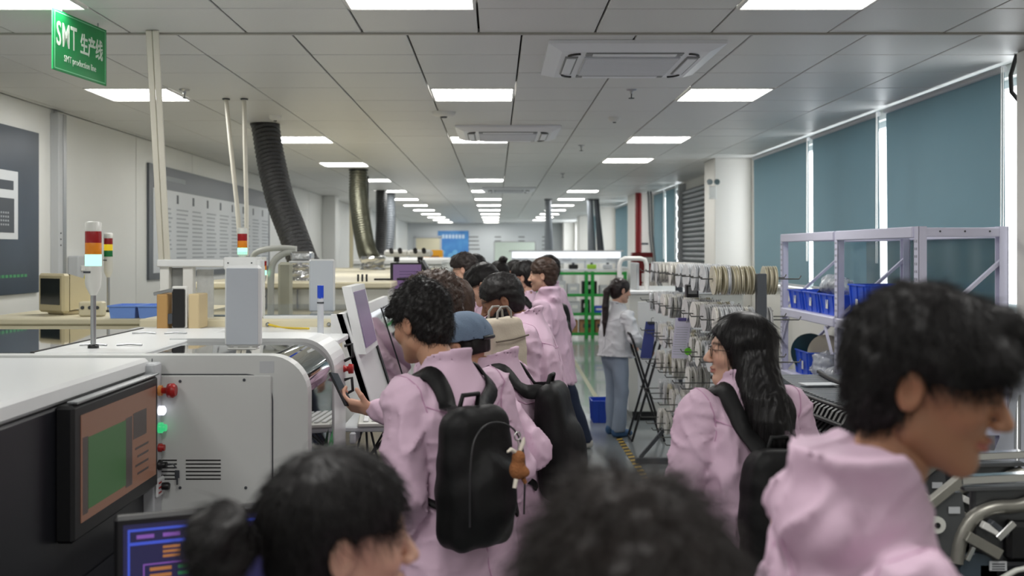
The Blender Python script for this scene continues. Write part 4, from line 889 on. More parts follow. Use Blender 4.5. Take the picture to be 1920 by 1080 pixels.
MB().add(vs, [(2 * i, 2 * i + 2, 2 * i + 3, 2 * i + 1) for i in range(n)], True).build('film', mat('smoky_film', rgb(58, 84, 90), .2, alpha=.62), fs_)
ZS = 1.351
def stick(r, x, y, z, w, h, name='sticker'): MB().box((x, y, z), (.002, w, h)).build(name, WHITE, r)
for i, (yc, lab) in enumerate(((8.62, 'shallow blue bin on the shelf, farthest of the row'), (8.2, 'shallow blue bin on the shelf, second in the row, white sticker'), (7.79, 'shallow blue bin on the shelf just behind the middle post'))):
    r = tray(2.79, yc, ZS, .40, .38, .165, BLUEP, lab, 'shallow blue bins'); stick(r, -.198, .0, .085, .05, .07)
r = tray(2.77, 7.16, ZS, .34, .34, .26, BLUEP, 'tall blue crate on the shelf in front of the middle post', 'blue crates'); stick(r, -.172, -.0, .11, .04, .09)
tray(2.76, 6.78, ZS, .3, .26, .12, BLUEP, 'low blue bin on the shelf beside the tall crate', 'shallow blue bins')
ts = empty('tray_stack', (2.83, 6.42, ZS), label='stack of grey component trays on the shelf', cat='trays')
for i in range(7): MB().box((0, 0, .015 + .026 * i), (.36, .40, .022), .003).build('tray', mat('tray_taupe', rgb(150, 142, 132), .6) if i < 5 else LGREY, ts)
pb = empty('foam_sheet', (2.86, 6.78, ZS + .19), label='folded white foam sheet lying over the crate and trays', cat='foam'); MB().box((0, .05, .012), (.34, .5, .02), .008).build('sheet', mat('foam_white', rgb(206, 208, 208), .6, bump=.4, bscale=30), pb); MB().box((-.02, -.12, -.006), (.3, .14, .012), .004).build('dark_sheet', DGREY, pb)
# lumpy clear plastic bags
CLEAR = mat('clear_plastic_bag', rgb(214, 218, 222), .12, alpha=.55, bump=1.0, bscale=26, coat=.6)
def bag(c, r, seed, label, name='plastic_bag'):
    f = lambda P: ell(P, (0, 0, r[2]), r) + .16 * min(r) * wav(P, 28, seed) + .1 * min(r) * np.abs(wav(P, 60, seed + 1))
    V, Q = surfnet(f, (-r[0] * 1.4, -r[1] * 1.4, -.01), (r[0] * 1.4, r[1] * 1.4, r[2] * 2.4), min(r) / 8)
    V[:, 2] = np.maximum(V[:, 2], 0); e = empty(name, c, label=label, cat='plastic bag'); link('bag', np_mesh('bag', V, Q), CLEAR, e); return e
bag((2.72, 7.95, ZS + .13), (.12, .20, .09), 3, 'crumpled clear plastic bag heaped on the blue bins')
o = empty('black_strip_bundle', (2.70, 8.02, ZS + .17), label='black strips poking out of the plastic bag on the bins', cat='strips')
for i in range(3): MB().bar((-.05 + .03 * i, .16, -.015), (-.03 + .03 * i, -.14, .10 - .02 * i), .03, .008).build('strip', BLACK, o)
r = tray(2.78, 8.45, .801, .38, .44, .21, BLUEP, 'blue crate on the lower shelf holding large brown reels', 'blue crates'); stick(r, -.19, -.05, .09, .04, .07)
def big_reel(x, y, z, rz, ry, m1, m2, label):
    r = empty('large_reel', (x, y, z), label=label, cat='reel'); r.rotation_euler = (0, ry, rz); R = .165
    MB().lathe([(R, -.02), (R, -.016), (.05, -.016), (.05, .016), (R, .016), (R, .02), (.03, .02)], (0, 0, R), 'x', 28).build('flanges', m1, r); MB().lathe([(R * .86, -.0155), (R * .86, .0155)], (0, 0, R), 'x', 26).build('tape', m2, r)
KR = mat('kraft_tape', rgb(168, 128, 84), .6); big_reel(2.70, 8.54, .815, .9, 0, mat('teal_black_plastic', rgb(18, 52, 62), .35), KR, 'large reel with dark teal rim standing in the lower blue crate'); big_reel(2.78, 8.40, .815, .75, .12, mat('reel_ivory', rgb(206, 198, 176), .45), KR, 'large ivory reel leaning in front of the teal-rimmed one')
bag((2.68, 8.05, .803), (.13, .16, .12), 9, 'clear plastic bag spilling beside the lower blue crate'); bag((2.65, 7.72, .803), (.10, .12, .075), 12, 'small clear plastic bag behind the middle shelving post')
o = empty('wrapped_stack', (2.75, 7.18, .801), label='plastic-wrapped stack of black round trays on the lower shelf', cat='stack')
for i in range(5): MB().lathe([(.12, 0), (.125, .02), (.12, .035)], (0, 0, .04 * i), n=20).build('round_tray', mat('wrapped_black', rgb(70, 72, 76), .12, coat=1.0), o)
tray(2.78, 6.75, .801, .38, .5, .2, BLUEP, 'blue crate on the lower shelf nearest the right edge', 'blue crates')

# ------------------------------------------------------------------ feeder cart with ribbed black feeders
FC = empty('feeder_cart', (1.62, 4.5, 0), label='black feeder cart holding a curved row of ribbed feeders', cat='cart'); rF = rel(FC)
ab(FC, (1.38, 3.85, .16), (1.95, 5.15, .84), 'body', CHARC, .02); ab(FC, (1.34, 3.8, .84), (1.98, 5.2, .90), 'deck', BLACK, .01)
for x in (1.45, 1.88):
    for y in (3.95, 5.05): o = MB().lathe([(.05, -.02), (.05, .02)], Vector((x, y, .05)) - rF, 'x', 14).build('wheel', BLACK, FC); ab(FC, (x - .03, y - .02, .08), (x + .03, y + .02, .17), 'wheel_fork', STEEL, .004)
RIB = mat('feeder_black', rgb(30, 31, 33), .3, spec=.7); RIBT = mat('feeder_grey_top', rgb(96, 99, 102), .35); fb = MB(); pf = [(-.02, .262), (.0, .30), (.03, .318), (.5, .30), (.5, .0), (.14, .0), (.10, .07), (.04, .09), (.07, .14), (.01, .16), (-.005, .2), (.03, .235)]
fb.prism([(x, -.011, z) for x, z in pf], None, (0, .022, 0)); fbm = fb.mesh('side_plate'); fbm.materials.append(RIB)
ftp = MB().box((.27, 0, .316), (.42, .026, .010), .002).mesh('top_strip'); ftp.materials.append(RIBT); fcn = MB(); fcn.box((.045, 0, .115), (.03, .016, .02), .003); fcn.box((.03, 0, .075), (.05, .012, .012), .003); fcm = fcn.mesh('connector'); fcm.materials.append(STEEL)
def nth(n): return '%d%s' % (n, 'th' if 10 < n % 100 < 14 else {1: 'st', 2: 'nd', 3: 'rd'}.get(n % 10, 'th'))
rr = random.Random(2)
for i in range(31):
    u = i / 30; y = 3.93 + 1.13 * u; x = 1.375 - .05 * math.sin(u * 3.1) + .01
    f = empty('tape_feeder', (x, y, .901), label='ribbed black tape feeder on the cart, %s from the near end of the row' % nth(i + 1), cat='feeder', group='black feeders on the cart')
    link('side_plate', fbm, None, f); link('top_strip', ftp, None, f); link('connector', fcm, None, f, (rr.uniform(-.004, .004), 0, rr.uniform(-.01, .01)))
def crail(x_off, z, rad, name, m):
    MB().tube([Vector((1.375 - .05 * math.sin(u * 3.1) + .01 + x_off, 3.9 + 1.19 * u, z)) - rF for u in np.linspace(0, 1, 14)], rad, 6).build(name, m, FC)
crail(-.022, 1.163, .010, 'front_rail', BLACK); crail(-.015, 1.055, .009, 'front_rail', RIBT); crail(.27, 1.235, .012, 'top_rail', BLACK); crail(.0, 1.226, .008, 'top_rail', BLACK)
for s in (0, 1, 2): MB().tube([Vector((1.40 + .02 * s, 4.1 + .3 * s, .96)) - rF, Vector((1.33, 4.15 + .3 * s, .8)) - rF, Vector((1.36, 4.3 + .3 * s, .62)) - rF], .02, 8).build('hose', BLACK, FC)
pp = empty('paper_sheet', (1.63, 4.1, 1.232), .3, label='white paper sheet lying on top of the black feeders', cat='paper'); MB().box((0, 0, .002), (.21, .15, .003)).build('sheet', WHITE, pp)
pp = empty('label_sheet', (1.50, 4.62, 1.232), .1, label='shiny pale label strip on the middle of the black feeders', cat='label'); MB().box((0, 0, .002), (.16, .09, .003)).build('sheet', LGREY, pp)

# second cart with a silver feeder, near right
NC = empty('tool_cart', (1.6, 2.9, 0), label='dark tool cart at the bottom right carrying silver feeders', cat='cart'); rN = rel(NC)
ab(NC, (1.1, 2.35, .15), (2.1, 3.5, .74), 'body', CHARC, .02); ab(NC, (1.06, 2.3, .74), (2.14, 3.55, .80), 'deck', BLACK, .01)
for x in (1.2, 2.0):
    for y in (2.45, 3.4): MB().lathe([(.05, -.02), (.05, .02)], Vector((x, y, .05)) - rN, 'x', 14).build('wheel', BLACK, NC); ab(NC, (x - .03, y - .02, .08), (x + .03, y + .02, .16), 'wheel_fork', STEEL, .004)
ALU = mat('cast_aluminium', rgb(150, 148, 140), .35, metal=.6, var=.12, vscale=14); ALD = mat('dark_aluminium', rgb(92, 94, 96), .4, metal=.5)
def feeder(x, y, label, s=1.0):
    r = empty('silver_feeder', (x, y, .801), label=label, cat='feeder', group='silver feeders')
    def px(u, v): return ((u - 1730) / 655 * s, 0, (1080 - v) / 655 * s + .06)
    def bar(a, b, w, t, name, m, dy=0): A_ = Vector(px(*a)); B_ = Vector(px(*b)); A_.y = B_.y = dy; return MB().bar(A_, B_, t, w * s, .002, (0, 0, 1)).build(name, m, r)
    bar((1735, 905), (1800, 852), .025, .03, 'guide_rail', ALU); bar((1795, 856), (1960, 848), .022, .035, 'guide_rail', CHROME); bar((1800, 872), (1960, 868), .012, .03, 'guide_rail', ALD)
    q = [px(1790, 1010), px(1798, 965), px(1822, 925), px(1860, 908), px(1905, 905), px(1960, 885)]; MB().tube([Vector(p) for p in spline(q, 16)], .02 * s, 8).build('curved_arm', ALU, r)
    m_ = MB(); m_.prism([px(1740, 1000), px(1740, 890), px(1768, 880), px(1800, 880), px(1806, 930), px(1798, 1075), px(1770, 1075)], None, (0, .02, 0)); o = m_.build('side_plate', ALD, r)
    a = Vector(px(1784, 912)); MB().box(a + Vector((0, -.004, 0)), (.032, .004, .018)).build('plate_label', LGREY, r); MB().lathe([(.024, -.012), (.024, 0), (.006, .001)], Vector(px(1750, 938)) + Vector((0, -.003, 0)), 'y', 18).build('wheel', OFFW, r); MB().lathe([(.008, -.018), (.008, -.01)], Vector(px(1750, 938)), 'y', 10).build('wheel_hub', BLACK, r); MB().lathe([(.013, -.012), (.013, 0)], Vector(px(1733, 938)), 'y', 14).build('wheel', OFFW, r)
    bar((1800, 955), (1862, 990), .03, .03, 'lever', ALU, -.02); bar((1830, 935), (1860, 950), .02, .02, 'white_slider', WHITE, -.02); bar((1855, 960), (1885, 930), .02, .025, 'clamp', CHROME, -.025); bar((1845, 930), (1875, 955), .015, .025, 'clamp', DGREY, -.02)
    a = Vector(px(1910, 970)); MB().box(a + Vector((.02, .01, 0)), (.13, .05, .11), .012).build('motor', BLACK, r); MB().box(Vector(px(1870, 945)) + Vector((.03, .03, 0)), (.2, .03, .24), .01).build('back_plate', ALD, r)
    MB().lathe([(.052, -.01), (.052, .01)], Vector(px(1826, 1025)) + Vector((0, -.005, 0)), 'y', 22).build('drive_cover', mat('blue_grey_cover', rgb(62, 74, 84), .4), r)
    a = Vector(px(1860, 1012)); MB().box(a + Vector((0, -.02, 0)), (.048, .004, .026)).build('name_plate', LGREY, r); t = MB(); [t.box(a + Vector((0, -.0225, .006 - .007 * i)), (.036, .001, .003)) for i in range(3)]; t.build('plate_print', DGREY, r); MB().box(Vector(px(1890, 1030)), (.2, .03, .07), .008).build('base_block', CHARC, r)
    bar((1800, 1000), (1812, 975), .012, .012, 'latch', CHROME, -.03); bar((1782, 1072), (1802, 1040), .012, .012, 'latch', CHROME, -.03); MB().tube([Vector(px(*p)) + Vector((0, -.03, 0)) for p in ((1835, 1060), (1860, 1035), (1890, 1018), (1920, 1012))], .008, 6).build('air_tube', OFFW, r)
    MB().lathe([(.05, -.012), (.05, .012)], Vector(px(1752, 1045)) + Vector((0, -.03, 0)), 'y', 20).build('tape_cover', mat('milky_plastic', rgb(170, 172, 172), .3), r); MB().box(Vector((.13, 0, .012)), (.28, .07, .024), .004).build('foot', CHARC, r)
    return r
feeder(1.215, 2.82, 'silver and black tape feeder in front on the cart, bottom right'); feeder(1.30, 3.12, 'silver tape feeder standing behind the front one on the cart'); 
# white plastic sheet hung beside the feeders and a blue bin
ws = empty('plastic_sheet', (1.98, 3.75, 0), label='white plastic sheet hanging at the right edge above the feeders', cat='sheet'); n = 18; vs = []
for i in range(n + 1):
    u = i / n; a = .04 * math.sin(u * 9); vs += [(-.10 + .45 * u - .10, a, .86), (-.05 + .40 * u - .03, a * .7, 1.15), (0 + .36 * u, a * .5, 1.42)]
MB().add(vs, [(3 * i + j, 3 * i + 3 + j, 3 * i + 4 + j, 3 * i + 1 + j) for i in range(n) for j in range(2)], True).build('sheet', mat('white_sheet', rgb(200, 204, 212), .35), ws)
fr = MB(); fr.tube([(-.0, .03, 0), (-.0, .03, 1.44), (.36, .03, 1.44), (.36, .03, 0)], .014, 8); fr.build('stand', STEEL, ws)
tray(2.05, 3.25, .801, .35, .3, .18, BLUEP, 'blue bin on the tool cart at the right edge', 'blue bin on the cart')
pf_ = bag((1.92, 3.3, .95), (.10, .12, .11), 31, 'clear plastic bag bulging from the blue bin at the right edge')

# ------------------------------------------------------------------ white cabinet behind the worker and far right things
WC = empty('white_machine', (2.1, 11.4, 0), label='white cabinet machine behind the worker in white', cat='machine'); rW = rel(WC)
ab(WC, (1.45, 10.85, .1), (2.7, 12.3, 1.38), 'body', OFFW, .01); ab(WC, (1.43, 10.83, 1.38), (2.72, 12.32, 1.42), 'top', MACHL, .008); ab(WC, (1.55, 10.843, .2), (2.6, 10.852, 1.3), 'door', MACHL, .004); ab(WC, (1.5, 10.9, .0), (2.65, 12.25, .1), 'plinth', BLACK)
MB().tube([Vector(p) - rW for p in ((1.37, 11.0, 1.42), (1.37, 11.0, 1.70), (1.39, 11.0, 1.75), (1.43, 11.0, 1.77), (1.60, 11.0, 1.77), (1.65, 11.0, 1.755), (1.67, 11.0, 1.70), (1.67, 11.0, 1.42))], .026, 10).build('tube_handle', WHITE, WC)
MB().box(Vector((1.58, 11.3, 1.57)) - rW, (.03, .5, .30), .004).build('side_panel', LGREY, WC); ab(WC, (1.36, 10.98, 1.40), (1.46, 11.1, 1.42), 'handle_foot', WHITE, .002)
rp_ = empty('fire_pipe', (2.9, 20.2, 0), label='dark red vertical fire pipe before the far windows', cat='pipe'); PR = mat('fire_red', rgb(128, 18, 22), .4)
MB().cyl((0, 0, 0), (0, 0, CEILZ), .065, 16).build('pipe', PR, rp_); MB().lathe([(.09, 0), (.09, .03)], (0, 0, 1.2), n=14).build('flange', PR, rp_); MB().bar((0, 0, 2.0), (.2, 0, 2.0), .04).build('bracket', DGREY, rp_)
rc_ = empty('fire_cabinet', (2.33, 16.4, 0), label='red fire hose cabinet on a red post', cat='cabinet'); MB().box((0, 0, .75), (.14, .14, 1.5), .006).build('post', PR, rc_); MB().box((.08, 0, 1.66), (.34, .2, .34), .012).build('cabinet', PR, rc_); MB().box((.17, -.102, 1.7), (.14, .004, .1)).build('white_label', WHITE, rc_)
def gpipe(px, Y, px2, py2, rad, label):
    a = W(px, 375, Y); a.z = CEILZ; b = W(px2, py2, Y); r = empty('exhaust_hose', b, label=label, cat='hose'); v = a - b
    MB().tube([(0, 0, 0), v * .35 + Vector((.0, 0, 0)), v * .7, v], [rad * 1.35, rad * 1.2, rad, rad], 12).build('hose', HGR if px != 1118 else DGREY, r); MB().lathe([(rad * 1.2, -.03), (rad * 1.2, 0)], v, n=12).build('ceiling_collar', DGREY, r)
gpipe(1028, 22.6, 1029, 476, .075, 'straight grey exhaust hose over the far lit benches'); gpipe(1106, 22.6, 1110, 476, .07, 'left one of the two paired grey exhaust hoses at the far right'); gpipe(1118, 22.6, 1127, 476, .06, 'darker right one of the two paired exhaust hoses at the far right')
c2 = empty('cable_run', (3.05, 17.2, 1.2), label='pair of grey cables curving down the right wall by the red pipe', cat='cable')
for s in (0, .05): MB().tube([(-.12 + s, 1.9, 1.8), (-.10 + s, 1.85, 1.0), (-.05 + s, 1.7, .3), (.02 + s, 1.5, 0)], .02, 6).build('cable', GREY, c2)
cb_ = empty('black_cable', (3.14, 5.97, 2.75), label='short curved black cable on the wall near the top right corner', cat='cable'); MB().tube([(.0, .03, .28), (-.035, .03, .16), (-.03, .03, .06), (.02, .03, 0)], .013, 8).build('cable', BLACK, cb_); MB().cyl((.0, .03, .26), (.02, .0, .29), .02, 8).build('gland', BLACK, cb_)

# far workbenches with light canopy and green racks
GB = empty('lit_workbench', (1.55, 21.8, 0), label='long far workbench with bright white light canopy', cat='workbench'); rGB = rel(GB); GRN = mat('rack_green', rgb(36, 148, 62), .4)
ab(GB, (.3, 21.6, 1.84), (2.78, 22.3, 1.87), 'canopy', LGREY, .005); LITB = glow('bench_lamp', rgb(240, 244, 250), 2.2); ab(GB, (.35, 22.22, 1.58), (2.75, 22.25, 1.83), 'back_board', MACHL, 0); ab(GB, (.36, 21.62, 1.70), (2.72, 21.68, 1.838), 'lamp_strip', LITB, .004); ab(GB, (.4, 21.75, 1.815), (2.7, 21.95, 1.838), 'lamp_strip', LITB, .002)
for x in (.4, 1.2, 2.0, 2.7): ab(GB, (x - .02, 22.2, .0), (x + .02, 22.24, 1.84), 'upright', LGREY, .003)
rr = random.Random(8)
for i in range(7): x = .5 + .33 * i; ab(GB, (x, 22.19, 1.64), (x + .2, 22.2, 1.64 + rr.uniform(.1, .16)), 'notice', WHITE if i % 3 else LGREY, 0)
ab(GB, (.3, 21.6, 1.42), (2.8, 22.25, 1.46), 'worktop', MACHL, .006)
GR = empty('green_rack', (1.9, 21.3, 0), label='green-framed rack of parts boxes at the end of the aisle', cat='rack'); rGR = rel(GR)
for x in (.9, 1.92, 2.05, 2.74): ab(GR, (x - .035, 21.0, 0), (x + .035, 21.07, 1.42), 'post', GRN, .004)
for z in (.10, .52, .92, 1.38):
    ab(GR, (.86, 21.02, z - .03), (2.78, 21.06, z + .03), 'beam', GRN, .004); ab(GR, (.88, 21.05, z + .0), (2.76, 21.55, z + .02), 'shelf_board', LGREY, .003)
KRB = mat('cardboard', rgb(158, 120, 84), .8); k = 0
cols_ = [KRB, BLUEP, LGREY, BLACK, OFFW, mat('lime_plastic', rgb(150, 196, 60), .5)]; nm = ['brown cardboard', 'blue plastic', 'grey plastic', 'black plastic', 'off-white', 'lime green']
for zi, z in enumerate((.12, .54, .94)):
    x = .97
    while x < 2.5:
        w = rr.uniform(.18, .34); h = rr.uniform(.12, .30) if zi else .27; ci = 0 if zi == 0 else rr.choice((1, 2, 2, 3, 3, 4, 5))
        o = empty('parts_box', (x + w / 2, 21.25, z + .001), label='%s parts box on the %s shelf of the green rack' % (nm[ci], ('bottom', 'middle', 'upper')[zi]), cat='box', group='boxes on the %s shelf of the green rack' % ('bottom', 'middle', 'upper')[zi])
        MB().box((0, 0, h / 2), (w - .02, .3, h), .008).build('box', cols_[ci], o); MB().box((0, -.152, h * .55), (w * .5, .003, h * .3)).build('label', WHITE if ci else DGREY, o); x += w + rr.uniform(.01, .05)
# things on the far bench top
for i, (x, ci) in enumerate(((1.0, 5), (1.35, 4), (1.7, 3), (2.1, 5), (2.45, 2))):
    o = empty('bench_item', (x, 21.75, 1.461), label='%s item on the far lit workbench' % nm[ci] if ci != 5 else ('lime green item on the far lit workbench, %s one' % ('left' if x < 1.5 else 'right')), cat='box', group='items on the far workbench'); MB().box((0, 0, .05), (.2, .15, .1), .015).build('case', cols_[ci], o); MB().cyl((0, 0, .1), (0, 0, .14), .03, 10).build('knob', DGREY, o)
# small blue crate on the floor and folding trolley by the worker
tray(1.15, 9.95 + .9, .001, .22, .3, .24, BLUEP, 'blue crate on the floor beside the worker in white', 'crate on the floor')
FT = empty('folding_trolley', (1.46, 9.75, 0), label='black folding trolley frame with crossed legs held by the worker', cat='trolley'); BT = mat('trolley_black', rgb(34, 35, 38), .4)
for y in (-.14, .14):
    MB().tube([(-.14, y, .02), (.14, y, .98)], .012, 8).build('leg', BT, FT); MB().tube([(.17, y, .02), (-.13, y, .98)], .012, 8).build('leg', BT, FT)
MB().tube([(-.13, -.14, .98), (-.16, -.14, 1.05), (-.16, .14, 1.05), (-.13, .14, .98)], .012, 8).build('handle', BT, FT); MB().tube([(.14, -.14, .98), (.14, .14, .98)], .012, 8).build('crossbar', BT, FT); MB().tube([(-.14, -.14, .02), (-.14, .14, .02)], .012, 8).build('crossbar', BT, FT); MB().tube([(.17, -.14, .02), (.17, .14, .02)], .012, 8).build('crossbar', BT, FT)
# ------------------------------------------------------------------ people
SKIN = mat('skin', (.6, .4, .3, 1), .5, attr=True, subsurf=.12, bump=.06, bscale=220, spec=.35)
COATM = mat('pink_coat', rgb(213, 183, 203), .6, bump=.5, bscale=5.5, ridged=True, var=.03, vscale=5, spec=.3)
WCOAT = mat('white_coat', rgb(214, 216, 220), .62, bump=.5, bscale=5.5, ridged=True, spec=.3)
HAIRK = mat('hair_black', rgb(22, 19, 19), .5, var=.2, vscale=30, stretch=(1, 1, .25), spec=.3); HAIRB = mat('hair_brown', rgb(62, 44, 34), .5, var=.3, vscale=30, spec=.4); HAIRD = mat('hair_dark_brown', rgb(38, 30, 27), .5, var=.3, vscale=30, spec=.4)
JEAN = mat('denim_navy', rgb(30, 42, 66), .8, bump=.2, bscale=120); TBLK = mat('trouser_black', rgb(26, 26, 30), .8); TGRY = mat('trouser_grey', rgb(70, 74, 78), .8); TPALE = mat('trouser_pale_blue', rgb(150, 164, 182), .75, bump=.25, bscale=16)
SHOEW = mat('shoe_white', rgb(216, 214, 206), .6); SHOEB = mat('shoe_blue', rgb(60, 96, 136), .6); SHOEK = mat('shoe_black', rgb(30, 30, 32), .6)
TONES = {'olive': (166, 120, 92), 'light': (206, 166, 144), 'fair': (222, 180, 156), 'tan': (182, 138, 112), 'brown': (138, 102, 80)}

def head_sdf(P, fem=False):
    A = P.copy(); A[..., 0] = np.abs(A[..., 0]); w = .94 if fem else 1.0
    d = ell(A, (0, -.014, .032), (.074, .095, .084)); d = smin(d, ell(A, (0, .028, -.022), (.060 * w, .062, .088)), .03)
    d = smin(d, rcone(A, (.046 * w, .004, -.062), (.012, .064, -.098), .024, .018), .03); d = smin(d, ell(A, (0, .066, -.098), (.02, .018, .017)), .02)
    d = smin(d, ell(A, (.038, .06, -.022), (.024, .022, .024)), .02); d = smin(d, rcone(A, (0, .083, .026), (.036, .072, .028), .012 if not fem else .010, .009), .016)
    d = smax(d, -ell(A, (.031, .103, .006), (.018, .016, .012)), .012); d = smin(d, ell(A, (.031, .0765, .006), (.0145, .0135, .0115)), .004)
    d = smin(d, rcone(A, (0, .088, .012), (0, .110, -.028), .0075, .0115), .010); d = smin(d, ell(A, (.011, .1, -.033), (.008, .010, .007)), .006)
    d = smin(d, ell(A, (0, .089, -.058), (.020, .010, .006)), .006); d = smin(d, ell(A, (0, .087, -.069), (.018, .010, .0065)), .005); d = smax(d, -ell(A, (0, .1, -.0635), (.022, .008, .0018)), .003)
    e = ell(A, (.079, -.012, -.004), (.010, .019, .031)); e = smax(e, -ell(A, (.091, -.008, -.002), (.009, .011, .019)), .005); d = smin(d, e, .008)
    d = smin(d, rcone(A, (0, -.02, -.05), (0, -.028, -.105), .050 * w, .048 * w), .03)
    return d
HEADS = {}
def head_mesh(fem, h):
    k = (fem, h)
    if k not in HEADS: HEADS[k] = surfnet(lambda P: head_sdf(P, fem), (-.11, -.14, -.23), (.11, .14, .14), h)
    return HEADS[k]
def head_col(V, tone, brow=(40, 30, 26), lip=(176, 96, 92), stubble=None):
    c = np.array([lin(t) for t in TONES[tone]], np.float32); C = np.tile(c, (len(V), 1)); ax = np.abs(V[:, 0]); y, z = V[:, 1], V[:, 2]
    m = np.clip(1 - (((ax) / .021) ** 2 + ((z + .0635) / .0125) ** 2), 0, 1) * (y > .075); C += (np.array([lin(t) for t in lip]) * (.8 if tone != 'brown' else .5) - C) * (np.clip(m * 3, 0, 1) * .75)[:, None]
    arch = .028 - ((ax - .032) / .03) ** 2 * .006; m = np.exp(-((z - arch) / .0045) ** 4) * (ax > .011) * (ax < .054) * (y > .055); C += (np.array([lin(t) for t in brow]) - C) * (m * .85)[:, None]
    m = np.exp(-((z - .0015) / .0024) ** 2) * np.exp(-((ax - .031) / .013) ** 4) * (y > .07); C += (np.array([lin(30), lin(22), lin(20)]) - C) * (m * .9)[:, None]
    m = np.exp(-(((ax - .045) / .02) ** 2 + ((z + .02) / .02) ** 2)) * (y > .02); C *= (1 + np.array([.05, -.05, -.05]) * m[:, None])
    m = np.exp(-((ax - .08) / .012) ** 2 - ((z) / .03) ** 2); C *= (1 + np.array([.02, -.06, -.06]) * m[:, None])
    if stubble: m = np.clip((-.03 - z) / .02, 0, 1) * (y > -.01) * (z > -.12); C += (np.array([lin(t) for t in stubble]) - C) * (m * .35)[:, None]
    return C
def cutter(P): return ell(P, (0, .145, -.035), (.115, .122, .100))
def hair_sdf(P, t=.018, amp=.005, freq=70, seed=1, nape=-.075, top=.0, low=True, fringe=.0):
    A = P.copy(); A[..., 0] = np.abs(A[..., 0])
    d = ell(A, (0, -.014, .034 + top * .4), (.077 + t, .099 + t, .086 + t + top)); d = smin(d, ell(A, (0, -.05, -.025), (.062 + t * .6, .052 + t * .5, .072)), .03)
    if fringe: d = smin(d, rcone(A, (0, .075, .10 + t * .6), (.045, .095, .055), .022, .015), .03)
    d = d + amp * wav(P, freq, seed, 6) + amp * .5 * wav(P, freq * 2.1, seed + 1, 5)
    c = cutter(P) if not fringe else ell(P, (0, .15, -.05), (.115, .122, .098)); d = smax(d, -c, .008)
    if low:
        zl = nape + np.clip((P[..., 1] + .04) * 1.9, 0, .105); d = smax(d, zl - P[..., 2], .008)
    q = A - np.array((.094, -.008, -.006), np.float32); d = smax(d, -ell(q, (0, 0, 0), (.032, .024, .034)), .006)
    return d
def strands(V, Q, f, n, L, seed, curl=0.0, rad=.0007, down=.6, lift=.2, crown=(0, -.045, .12), seg=4, zmin=-9):
    """thin tapered hair tubes lying over a hair mesh"""
    r = np.random.default_rng(seed); I = r.integers(0, len(V), n); P = V[I]; P = P[P[:, 2] > zmin]; n = len(P)
    if n == 0: return np.zeros((0, 3)), np.zeros((0, 4), int)
    N = grad(f, P, .006); pts = [P - N * .002]; T = P - np.array(crown); cur = P.copy(); ph = r.uniform(0, 6.28, (n, 1)); jit = r.normal(size=(n, 3)) * .35; Ls = L * r.uniform(.5, 1.2, (n, 1))
    for s in range(seg):
        d = T / (np.linalg.norm(T, axis=1, keepdims=True) + 1e-6) + np.array((0, 0, -down)) + jit; d -= (d * N).sum(1, keepdims=True) * N * (1 - .15); d /= np.linalg.norm(d, axis=1, keepdims=True) + 1e-6
        side = np.cross(d, N); cur = cur + d * Ls / seg + N * lift * Ls / seg * .5 + curl * (side * np.sin(ph + s * 1.9) + N * np.cos(ph + s * 1.9)); pts.append(cur.copy()); T = cur - np.array(crown)
    pts = np.stack(pts, 1); m = seg + 1; D = np.gradient(pts, axis=1); D /= np.linalg.norm(D, axis=2, keepdims=True) + 1e-9; X = np.cross(D, N[:, None, :]); X /= np.linalg.norm(X, axis=2, keepdims=True) + 1e-9; Y = np.cross(D, X)
    R = rad * np.linspace(1, .15, m)[None, :, None]; vs = np.stack([pts + R * (X * math.cos(a) + Y * math.sin(a)) for a in (0, 2.094, 4.189)], 2)
    base = (np.arange(n) * m * 3)[:, None, None] + (np.arange(seg) * 3)[None, :, None]; k = np.arange(3)[None, None, :]; k2 = (k + 1) % 3
    q = np.stack([base + k, base + k2, base + 3 + k2, base + 3 + k], -1).reshape(-1, 4); return vs.reshape(-1, 3).astype(np.float32), q
def rotm(yaw=0, pitch=0, roll=0):
    """pitch down positive"""
    return np.array(Matrix.Rotation(yaw, 3, 'Z') @ Matrix.Rotation(-pitch, 3, 'X') @ Matrix.Rotation(roll, 3, 'Y'), np.float32)
# hands: wrist at origin, fingers +y, palm faces -z, thumb on +x
def hand_sdf(P, curl, spread=.0, thumb=.5):
    d = rbox(P, (0, .048, 0), (.040, .046, .014), .013); d = smin(d, rcone(P, (0, -.06, 0), (0, .015, 0), .028, .026), .02)
    for x, L, r in ((.029, .075, .0086), (.0095, .084, .009), (-.010, .078, .0086), (-.029, .062, .0076)):
        p = np.array((x, .09, .0)); a = 0
        for j, fr in enumerate((.45, .31, .24)):
            a += curl * (.9, 1.1, .8)[j]; q = p + L * fr * np.array((spread * x * 3, math.cos(a), -math.sin(a))); d = smin(d, rcone(P, p, q, r * (1 - .06 * j), r * (.94 - .06 * j)), .004); p = q
    p = np.array((.03, .02, -.004)); v = np.array((.75, .62, -.25 - thumb * .4)); v /= np.linalg.norm(v); q = p + v * .042; d = smin(d, rcone(P, p, q, .0125, .0105), .008); w = np.array((.3, .85, -.3 - thumb)); w /= np.linalg.norm(w); d = smin(d, rcone(P, q, q + w * .03, .0105, .0085), .004)
    return d
HANDS = {}
def hand_mesh(curl, thumb=.5, h=.0042):
    k = (curl, thumb, h)
    if k not in HANDS: HANDS[k] = surfnet(lambda P: hand_sdf(P, curl, 0, thumb), (-.06, -.1, -.12), (.11, .2, .05), h)
    return HANDS[k]

